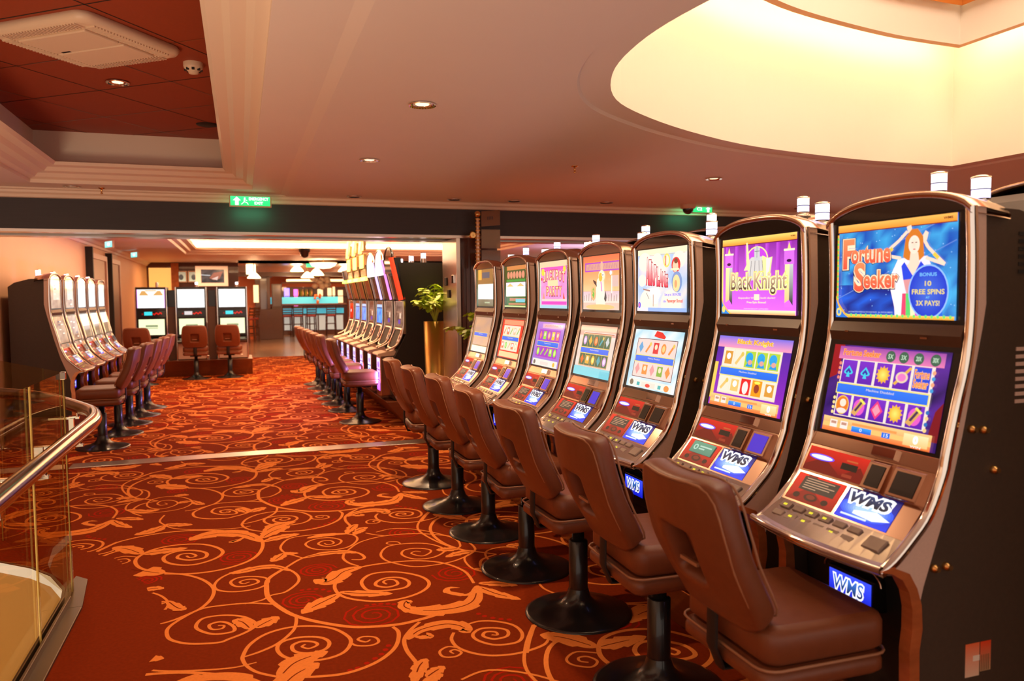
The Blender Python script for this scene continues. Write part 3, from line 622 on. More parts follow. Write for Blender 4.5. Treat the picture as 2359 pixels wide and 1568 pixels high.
def top_goose():
    a = Art(1.2); a.rect(0,0,1,1, rgb(250,190,130), rgb(250,110,70)); a.rect(.0,.35,1,.9, rgb(250,190,130), rgb(250,130,75)); a.rect(0,.13,1,.34, rgb(240,215,200), rgb(215,180,190)); a.rect(0,0,1,.13, rgb(240,190,170))
    for i in range(14): a.line([(.03+.07*i,.16),(.035+.07*i,.26+.02*(i%3))],.008, rgb(150,110,100))
    a.rect(.06,.71,1,.88, rgb(165,60,190)); a.rect(.08,.735,1,.855, rgb(205,150,140)); [a.line([(.10+.043*i,.755),(.125+.043*i,.84)],.008,rgb(240,170,120)) for i in range(20)]; [a.line([(.12+.043*i,.755),(.115+.043*i,.84)],.005,rgb(150,80,150)) for i in range(20)]; a.ell(.55,.80,.04,.09,rgb(235,175,150))
    a.poly([(.40,.02),(.38,.3),(.42,.55),(.50,.62),(.60,.60),(.62,.4),(.64,.1),(.58,.01)], rgb(250,232,205)); a.ell(.55,.62,.09,.11, rgb(250,225,190)); a.ell(.52,.60,.05,.08, rgb(252,180,60)); a.ell(.585,.64,.03,.035, WH); a.ell(.585,.64,.012,.015, BK)
    a.line([(.56,.34),(.53,.52)],.014, rgb(225,90,190)); a.poly([(.30,.56),(.33,.50),(.42,.42),(.40,.52)], rgb(60,35,30)); a.ell(.32,.30,.075,.13, rgb(235,170,110)); a.text('$',.29,.22,.35,.40, rgb(90,180,40),.05)
    a.poly([(.62,.2),(.66,.36),(.69,.22),(.66,.14)], rgb(60,40,40)); a.rect(.81,.3,.84,.62, rgb(250,225,210)); a.ell(.80,.67,.03,.04, WH); a.rect(.84,.42,1,.62, rgb(215,180,170)); a.ell(.5,.05,.4,.05, rgb(250,190,120)); return a
def bot_goose():
    a = Art(1.2); a.rect(0,0,1,1, rgb(110,195,205), rgb(250,150,130)); a.noise(0,.18,1,.8,5,6, rgb(230,215,205), rgb(240,200,185), 3); a.rect(.12,.83,.98,.87, rgb(225,200,195)); a.line([(.14,.845),(.96,.845)],.012, rgb(160,90,80))
    reels(a, rgb(90,80,60), rgb(55,105,75), [rgb(215,110,50),rgb(60,160,170),rgb(190,200,200),rgb(220,170,70),rgb(190,150,200)], rgb(200,160,120), 6); banner(a); a.rect(0,0,1,.17, rgb(120,205,215)); a.rect(.75,.0,1,.14, rgb(100,195,210)); return a
def top_party():
    a = Art(1.2); a.rect(0,0,1,1, rgb(185,215,210), rgb(215,210,175)); a.rect(0,.88,1,1, rgb(240,205,165)); a.rect(.05,.06,1,.88, rgb(250,170,215), rgb(225,80,185)); a.noise(.05,.2,1,.8,6,6, rgb(250,165,215), rgb(245,130,200), 3)
    for i, ch in enumerate('JACKPOT'):
        x = .13+.118*i; dy = .03*math.sin(i*.6); a.text(ch,x-.008,.55+dy,x+.115,.80+dy, rgb(40,70,80),.10); a.text(ch,x,.56+dy,x+.108,.80+dy, rgb(235,60,100),.11); a.text(ch,x+.010,.575+dy,x+.096,.785+dy, rgb(255,215,170),.03)
    for i, ch in enumerate('PARTY'):
        x = .26+.118*i; a.text(ch,x-.008,.25,x+.115,.47, rgb(40,70,80),.10); a.text(ch,x,.26,x+.108,.47, rgb(235,60,100),.11); a.text(ch,x+.010,.272,x+.096,.455, rgb(255,215,150),.03)
    a.rect(.32,.47,.70,.60, rgb(248,215,165)); a.rect(.09,.15,1,.20, rgb(225,205,200)); a.rect(.09,.08,1,.145, rgb(230,75,190)); a.rect(.05,.0,1,.065, rgb(165,210,225)); a.ell(.14,.78,.06,.08, rgb(245,215,70)); a.ell(.93,.82,.05,.06, rgb(245,215,60)); a.rect(.07,.6,.12,.66, rgb(245,60,40)); a.poly([(.88,.2),(.95,.2),(.90,.34)], rgb(245,80,50)); a.poly([(.12,.2),(.22,.2),(.18,.36)], rgb(250,150,130)); return a
def bot_party():
    a = Art(1.2); a.rect(0,0,1,1, rgb(150,110,200), rgb(170,120,210)); a.rect(.2,.86,.95,.96, rgb(225,165,200)); a.otext('JACKPOT PARTY',.28,.88,.86,.94, rgb(245,130,110), rgb(250,200,180))
    reels(a, rgb(170,70,190), rgb(160,65,185), [rgb(235,200,60),rgb(240,130,120),rgb(90,200,210),rgb(150,215,70),rgb(245,230,235)], rgb(185,90,200), 8); banner(a)
    a.rect(.05,.0,.97,.15, rgb(225,225,215)); a.ell(.13,.07,.04,.05, rgb(110,100,90)); a.rect(.35,.03,.65,.10, rgb(245,210,200)); a.ell(.85,.07,.04,.05, rgb(235,180,60)); return a
def top_green():
    a = Art(1.2); a.rect(0,0,1,1, rgb(35,110,40), rgb(70,80,40)); a.rect(.05,.90,1,1, rgb(205,130,70)); a.rect(0,0,.12,1, rgb(10,70,20), rgb(20,70,25))
    for i in range(6): a.ell(.2+.14*i,.78,.065,.09, rgb(215,140,110),12)
    a.rect(.1,.62,1,.67, rgb(50,150,60)); a.rect(.08,.26,1,.60, rgb(255,250,235)); a.rect(.08,.50,1,.60, rgb(250,225,240)); a.poly([(.12,.50),(.45,.50),(.28,.58)], rgb(220,190,120)); a.poly([(.6,.50),(.95,.50),(.78,.58)], rgb(220,190,120))
    a.rect(.25,.15,1,.22, rgb(190,130,100)); a.rect(.55,.12,.98,.20, rgb(120,200,210)); a.rect(.2,.05,1,.10, rgb(190,130,90)); a.rect(0,0,1,.035, rgb(205,220,150)); return a
def bot_green():
    a = Art(1.2); a.rect(0,0,1,1, rgb(225,40,25), rgb(235,60,40)); a.rect(.08,.86,1,.98, rgb(250,150,110)); reels(a, rgb(250,215,190), rgb(250,222,198), [rgb(120,190,90),rgb(230,130,90),rgb(240,190,150)], rgb(248,210,185), 11); banner(a); a.rect(.08,.02,1,.16, rgb(250,205,150)); return a
def top_white():
    a = Art(1.2); a.rect(0,0,1,1, rgb(110,95,50), rgb(150,110,60)); a.rect(0,0,.1,1, rgb(50,80,40)); a.rect(.12,.72,.32,1, rgb(240,170,70)); a.rect(.36,.76,.8,.92, rgb(60,85,100)); a.rect(.1,.19,1,.60, rgb(255,253,244)); a.rect(.5,.08,.8,.12, rgb(170,175,130)); return a
def bot_white():
    a = Art(1.2); a.rect(0,0,1,1, rgb(160,120,70), rgb(175,140,115)); a.noise(.1,.45,1,1,6,5, rgb(205,160,120), rgb(185,150,130), 2); a.noise(.1,.2,1,.45,5,3, rgb(220,180,140), rgb(205,170,150), 6); banner(a); a.rect(.08,.0,1,.17, rgb(255,248,215)); return a
def art_left(k, top):
    a = Art(1.2); R = random.Random(k)
    if k in (2,3,4):
        a.rect(0,0,1,1, rgb(255,254,250), (rgb(170,250,250) if k == 2 and top else rgb(255,252,235)))
        if not top: a.rect(0,0,1,.5, rgb(150,120,80), rgb(165,125,95))
    else:
        a.noise(0,0,1,1,5,6, rgb(150,95,70), rgb(205,165,130), k); 
        if top: a.rect(.25,.3,.9,.95, rgb(225,200,175));
        for i in range(6): u = .2+.5*R.random(); v = .1+.75*R.random(); a.rect(u,v,u+.2,v+.05, rgb(240,225,200) if R.random() < .6 else rgb(110,70,90))
    return a
TOPC = [(-.008,-.236,1.466),(-.008,.236,1.466),(-.010,.236,1.776),(-.010,-.236,1.776)]
BOTC = on_face(FC, FD, .05, .965, -.236, .236, .0015)
def dress(t, ta, ba):
    u = ta.build('upper_screen', TOPC, t); l = ba.build('lower_screen', BOTC, t); return u, l
# ------------------------------------------------------------------ pedestal chair (seat facing local +x)
def rbox(b, x0, x1, y0, y1, z0, z1, r, m, n=5):
    # box with rounded vertical corners and soft top/bottom edges
    rings = [(z0, -r*.35), (z0+r*.3, 0), (z1-r*.5, 0), (z1-r*.18, -r*.14), (z1, -r*.5)]
    vs = []; fs = []; K = 4*(n+1)
    for z, off in rings:
        for q, (cx, cy, a0) in enumerate(((x1-r,y1-r,0),(x0+r,y1-r,PI/2),(x0+r,y0+r,PI),(x1-r,y0+r,1.5*PI))):
            for i in range(n+1):
                a = a0+PI/2*i/n; vs.append((cx+(r+off)*math.cos(a), cy+(r+off)*math.sin(a), z))
    for j in range(len(rings)-1):
        for i in range(K): fs.append((j*K+i, j*K+(i+1) % K, (j+1)*K+(i+1) % K, (j+1)*K+i))
    b.add(vs, fs, m, True); b.add(vs, [tuple(range(K))[::-1], tuple(range(K*(len(rings)-1), K*len(rings)))], m, True)
def back_pt(u, v):
    # u -1..1 across, v 0..1 up ; returns mid surface point
    w = .219+.018*math.sin(PI*min(1, v*1.05)) - .012*v
    z = .635+.415*v + .012*(abs(u)**2)*(v > .5) - .03*(v < .01)*abs(u)
    x = -.205-.155*v - .035*math.sin(PI*v) + .040*u*u
    return Vector((x, w*u, z))
def back_sq(u, v):
    w = 2*v-1; mx = max(abs(u), abs(w)); k = mx/((abs(u)**7+abs(w)**7)**(1/7)) if mx > .001 else 1
    k = 1+(k-1)*mx**3
    return back_pt(u*k, .5+w*k/2)
def make_chair():
    t = thing('slot_chair', 'chair', 'chair')
    b = MB(); b.lathe([(.262,0),(.262,.006),(.245,.012),(.18,.024),(.12,.040),(.082,.060),(.060,.085),(.050,.115),(.047,.125)], 'black', n=36); b.build('base', t)
    b = MB(); b.lathe([(.046,.12),(.046,.36),(.040,.365),(.030,.367),(.030,.466)], 'black', n=20); b.build('column', t)
    b = MB(); rbox(b, -.215,.202,-.225,.225,.465,.528,.05,'leather'); rbox(b, -.205,.208,-.224,.224,.532,.642,.06,'leather'); b.build('seat', t)
    b = MB(); P = []
    for cx, cy, a0 in ((.204-.05,.225-.05,0),(-.215+.05,.225-.05,PI/2),(-.215+.05,-.225+.05,PI),(.204-.05,-.225+.05,1.5*PI)):
        for i in range(5): a = a0+PI/2*i/4; P.append((cx+.052*math.cos(a), cy+.052*math.sin(a), .530))
    b.tube(P, .0045, 'piping', 6, True); b.build('piping', t)
    b = MB(); b.box(-.13,.13,-.10,.10,.44,.467,'black_m'); b.build('swivel_plate', t, .004)
    # back rest with a hand hole
    NU, NV = 14, 18; hole = {(i, j) for i in (5,6,7,8) for j in (5,6,7,8,9,10)}; vs = []; ids = {}
    for j in range(NV+1):
        for i in range(NU+1): ids[i, j] = len(vs); vs.append(tuple(back_sq(-1+2*i/NU, j/NV)))
    fs = [(ids[i,j], ids[i+1,j], ids[i+1,j+1], ids[i,j+1]) for j in range(NV) for i in range(NU) if (i, j) not in hole]
    b = MB(); b.add(vs, fs, 'leather', True); o = b.build('backrest', t)
    s = o.modifiers.new('thick', 'SOLIDIFY'); s.thickness = .078; s.offset = 0
    s = o.modifiers.new('soft', 'SUBSURF'); s.levels = 2; s.render_levels = 2; e_ = 0
    b = MB()
    for side in (-1, 1):
        P = []
        for k in range(0, 37):
            q = k/36; L = 4*q; u, v = 0, 0
            if L < 1: u, v = -1+2*L, 0
            elif L < 2: u, v = 1, L-1
            elif L < 3: u, v = 1-2*(L-2), 1
            else: u, v = -1, 1-(L-3)
            r = .93; uu = u*r; vv = .5+(v-.5)*r
            m4 = (abs(u)**6+abs(2*v-1)**6)**(1/6); uu = u/m4*.955; vv = .5+(2*v-1)/m4*.5*.965
            p = back_pt(uu, vv); P.append((p.x+side*.0385*1.0, p.y, p.z+side*.006))
        b.tube(P[:-1], .0038, 'piping', 6, True)
    b.build('seam_piping', o)
    b = MB(); b.add([tuple(back_pt(u, v)+Vector((.026,0,0))) for v in (.22,.47,.72) for u in (-.40,0,.40)], [(0,1,4,3),(1,2,5,4),(3,4,7,6),(4,5,8,7)], 'leather', True); b.build('recess_liner', o)
    b = MB(); b.box(-.318,-.308,-.045,.045,.775,.785,'piping'); b.build('hand_plate', o)
    b = MB(); b.tube([(-.235,0,.69),(-.238,0,.52),(-.21,0,.452),(-.05,0,.446)], [.030]*4, 'black_m', 8, flat=.25); b.build('back_bracket', t)
    b = MB(); b.tube([(.0,-.10,.452),(.02,-.20,.445),(.03,-.24,.44)], .006, 'chrome', 6); b.build('height_lever', t)
    return t
CHAIR = make_chair()
# ------------------------------------------------------------------ tall slot machine of the middle row (front towards local +x)
def make_tall(kind, c1, c2, scr):
    t = thing('tall_slot_machine', 'tall slot machine', 'slot machine')
    b = MB(); b.prism([(-.62,.30),(.13,.30),(.13,.80),(.02,1.0),(-.03,1.10),(-.03,1.50),(.06,1.97),(-.62,1.97)], -.29, .29, 'black_m'); b.build('cabinet', t, .006)
    for s in (-1, 1):
        b = MB(); R = catmull([(.0,1.50),(-.002,1.3),(.008,1.16),(.04,1.05),(.10,.96),(.22,.905)], 5)
        b.tube([(x, s*.285, z) for x, z in R], .010, 'chrome', 8); b.build('chrome_rail', t)
    # lower screen and dark picture window
    b = MB(); b.prism([(-.03,1.10),(.005,1.10),(-.008,1.50),(-.03,1.50)], -.272, .272, 'bronze'); b.build('door', t, .003)
    a = Art(1.2)
    if scr == 'blue': a.noise(0,0,1,1,6,6, rgb(40,90,240), rgb(120,200,255), 3); a.rect(0,.82,1,1, rgb(190,215,255)); a.rect(0,.76,1,.80, rgb(20,20,60))
    elif scr == 'red': a.rect(0,0,1,1, rgb(190,15,10), rgb(215,35,15)); a.rect(0,.8,1,1, rgb(245,60,20)); a.ell(.3,.5,.1,.1, WH)
    else: a.noise(0,0,1,1,6,7, rgb(90,62,48), rgb(150,112,92), 5); a.rect(.55,.35,.8,.6, rgb(240,200,170)); a.rect(.1,.62,.9,.66, rgb(190,140,110)); a.rect(.4,.1,.7,.3, rgb(110,70,170))
    a.build('lower_screen', [(.0035,-.22,1.19),(.0035,.22,1.19),(-.0072,.22,1.46),(-.0072,-.22,1.46)], t)
    b = MB(); b.prism([(.006,1.14),(.10,.925),(.06,.905),(-.02,1.12)], -.215, .215, 'black_m'); w = b.build('picture_window', t, .004)
    b = MB(); b.tube([(.012,-.225,1.14),(.095,-.23,.94),(.11,-.20,.915),(.11,.20,.915),(.095,.23,.94),(.012,.225,1.14),(.010,.19,1.155),(.010,-.19,1.155)], .012, 'chrome', 8); b.build('window_frame', w)
    # deck
    b = MB(); b.prism([(.10,.905),(.14,.895),(.30,.865),(.315,.845),(.29,.83),(.05,.84)], -.20, .20, 'trim'); b.build('button_deck', t, .01, 3)
    for i in range(5): b = MB(); b.box(.16,.20,-.16+.075*i,-.12+.075*i,.872,.896,'bronze'); b.build('button', t)
    b = MB(); b.box(.10,.27,-.14,.14,.34,.84,'bronze'); pd = b.build('front_pedestal', t, .01)
    a = Art(.6); a.rect(0,0,1,1, c1, c2); a.rect(.0,.30,1,.34, rgb(60,50,120)); a.rect(0,.62,1,.66, rgb(70,60,140)); a.rect(.3,.40,.7,.56, rgb(60,70,190)); a.ell(.5,.8,.3,.1, rgb(120,90,190), 12)
    a.build('lit_panel', [(.2705,-.11,.40),(.2705,.11,.40),(.2705,.11,.80),(.2705,-.11,.80)], pd, 'art_bright')
    # leaning top box
    b = MB(); b.prism([(-.02,1.52),(.0,1.52),(.115,2.03),(.02,2.03)], -.285, .285, 'black'); b.build('top_box', t, .006)
    n = Vector((-.51,0,.115)).normalized(); ln = lambda f: (.001+.115*f, 1.52+.51*f)
    b = MB(); b.add([(ln(.03)[0]+.003,-.23,ln(.03)[1]),(ln(.03)[0]+.003,.23,ln(.03)[1]),(ln(.58)[0]+.003,.23,ln(.58)[1]),(ln(.58)[0]+.003,-.23,ln(.58)[1])], [(0,1,2,3)], 'greyglass'); b.build('reel_glass', t)
    for s in (-1, 1):
        b = MB(); m = {'gold':'brass','plain':'chrome','white':'vlit','pinkw':'pinklit','red':'redlit'}[kind]
        if s < 0 and m not in ('brass','chrome'): m = 'chrome'
        b.tube([(ln(f)[0]+.008, s*.268, ln(f)[1]) for f in (0,.25,.5,.75,1.0)], .012 if m in ('brass','chrome') else .019, m, 8, flat=(2.2 if m == 'redlit' else 1)); b.build('side_light', t)
    if kind in ('white','pinkw','red'):
        m = 'wlit' if kind != 'red' else 'archglass'; b = MB()
        pts = [(-.23,1.84),(.23,1.84),(.245,2.0)]+[(.24*math.cos(q), 2.02+.13*math.sin(q)) for q in [PI*i/12 for i in range(13)]]+[(-.245,2.0)]
        b.prism(pts, .095, .125, m, 'x'); b.build('lit_header', t, .004)
        b = MB(); b.tube([(.12,.25*math.cos(q), 2.02+.145*math.sin(q)) for q in [PI*i/14 for i in range(15)]], .016, 'chrome' if kind != 'red' else 'black', 8); b.build('arch_trim', t)
    if kind == 'gold':
        b = MB(); b.box(.085,.125,-.24,.24,1.80,1.855,'yel'); b.build('lit_strip', t, .004)
        b = MB(); b.box(.06,.11,-.26,.26,1.86,1.97,'brass'); b.build('ornament_band', t, .01)
        b = MB(); b.box(.10,.14,-.19,.19,1.99,2.18,'yel'); b.box(.09,.135,-.25,-.20,1.98,2.20,'brass'); b.box(.09,.135,.20,.25,1.98,2.20,'brass'); b.build('lit_header', t, .006)
        b = MB(); fl = [(-.22,2.22),(-.16,2.21),(.0,2.27),(.12,2.36),(.17,2.46),(.13,2.54),(.0,2.48),(-.12,2.38),(-.2,2.29)]
        b.prism(fl, .11, .15, 'yel', 'x'); b.build('flame_crest', t, .005)
        b = MB(); b.prism([(.0,2.24),(.26,2.24),(.27,2.40),(.16,2.31)], .10, .14, 'brass', 'x'); b.build('crest_wing', t, .005)
    if kind == 'plain': b = MB(); b.box(.085,.125,-.24,.24,1.80,1.85,'limeled'); b.build('lit_strip', t, .004)
    b = MB(); b.lathe([(.034,0),(.034,.06)], 'chrome', (-.3,.1,1.97)); b.lathe([(.03,.06),(.03,.12)], 'lamp_w', (-.3,.1,1.97)); b.lathe([(.033,.12),(.033,.13)], 'chrome', (-.3,.1,1.97)); b.build('candle', t)
    return t
# ------------------------------------------------------------------ twin screen machine of the group of three
def make_twin(k):
    t = thing('twin_screen_slot_machine', 'x', 'slot machine')
    b = MB(); b.box(-.55,-.02,-.285,.285,.33,1.80,'cab'); b.build('cabinet', t, .005)
    b = MB(); b.box(-.03,.02,-.275,.275,1.34,1.80,'bezel'); b.build('upper_bezel', t, .004)
    a = Art(1.5); a.rect(0,0,1,1, rgb(255,255,255), rgb(255,252,248))
    if k == 0: a.rect(0,0,.025,1, rgb(235,150,240)); a.rect(.975,0,1,1, rgb(235,150,240)); a.poly([(.08,.68),(.42,.68),(.28,.92),(.18,.92)], rgb(215,160,90)); a.poly([(.58,.68),(.94,.68),(.84,.92),(.74,.92)], rgb(215,160,90)); a.rect(.3,.9,.7,.96, rgb(240,190,140))
    a.build('upper_screen', [(.0202,-.255,1.385),(.0202,.255,1.385),(.0202,.255,1.755),(.0202,-.255,1.755)], t)
    b = MB(); b.box(-.03,.025,-.275,.275,1.19,1.34,'black'); b.build('display_strip', t, .004)
    a = Art(3.2); a.rect(0,0,1,1, rgb(14,8,8)); a.rect(.25,.3,.53,.85, rgb(60,215,225) if k != 1 else rgb(215,205,205)); a.line([(.60,.35),(.68,.7),(.74,.4),(.82,.75),(.86,.45)],.07, rgb(220,25,15)); a.ell(.57,.5,.03,.12, rgb(200,20,15), 8); a.line([(.16,.5),(.22,.5)],.12, rgb(120,20,15))
    a.build('display', [(.0253,-.26,1.20),(.0253,.26,1.20),(.0253,.26,1.33),(.0253,-.26,1.33)], t)
    b = MB(); b.box(-.03,.02,-.275,.275,.80,1.19,'bezel'); b.build('lower_bezel', t, .004)
    a = Art(1.3); a.rect(0,0,1,1, rgb(255,255,205), rgb(250,255,200)); a.rect(.26,.50,.74,.64, rgb(150,160,120)); a.rect(.28,.56,.72,.575, rgb(90,95,80)); a.rect(.26,.40,.74,.46, rgb(185,190,150))
    a.build('lower_screen', [(.0202,-.235,.845),(.0202,.235,.845),(.0202,.235,1.16),(.0202,-.235,1.16)], t)
    b = MB(); b.prism([(-.02,.80),(.10,.77),(.20,.735),(.205,.70),(.0,.66),(-.02,.66)], -.27, .27, 'black'); b.build('button_deck', t, .006)
    b = MB(); b.box(-.03,.015,-.27,.27,.34,.66,'cabgrey'); b.build('belly_panel', t, .004)
    for s in (-1, 1):
        b = MB(); b.box(-.03,.035,s*.285-.011,s*.285+.011,.33,1.80,'chrome'); b.build('chrome_edge', t, .004)
    b = MB(); b.lathe([(.03,0),(.03,.05)], 'chrome', (-.2,.1,1.80)); b.lathe([(.028,.05),(.028,.10)], 'lamp_w' if k else 'chrome', (-.2,.1,1.80)); b.build('candle', t)
    return t
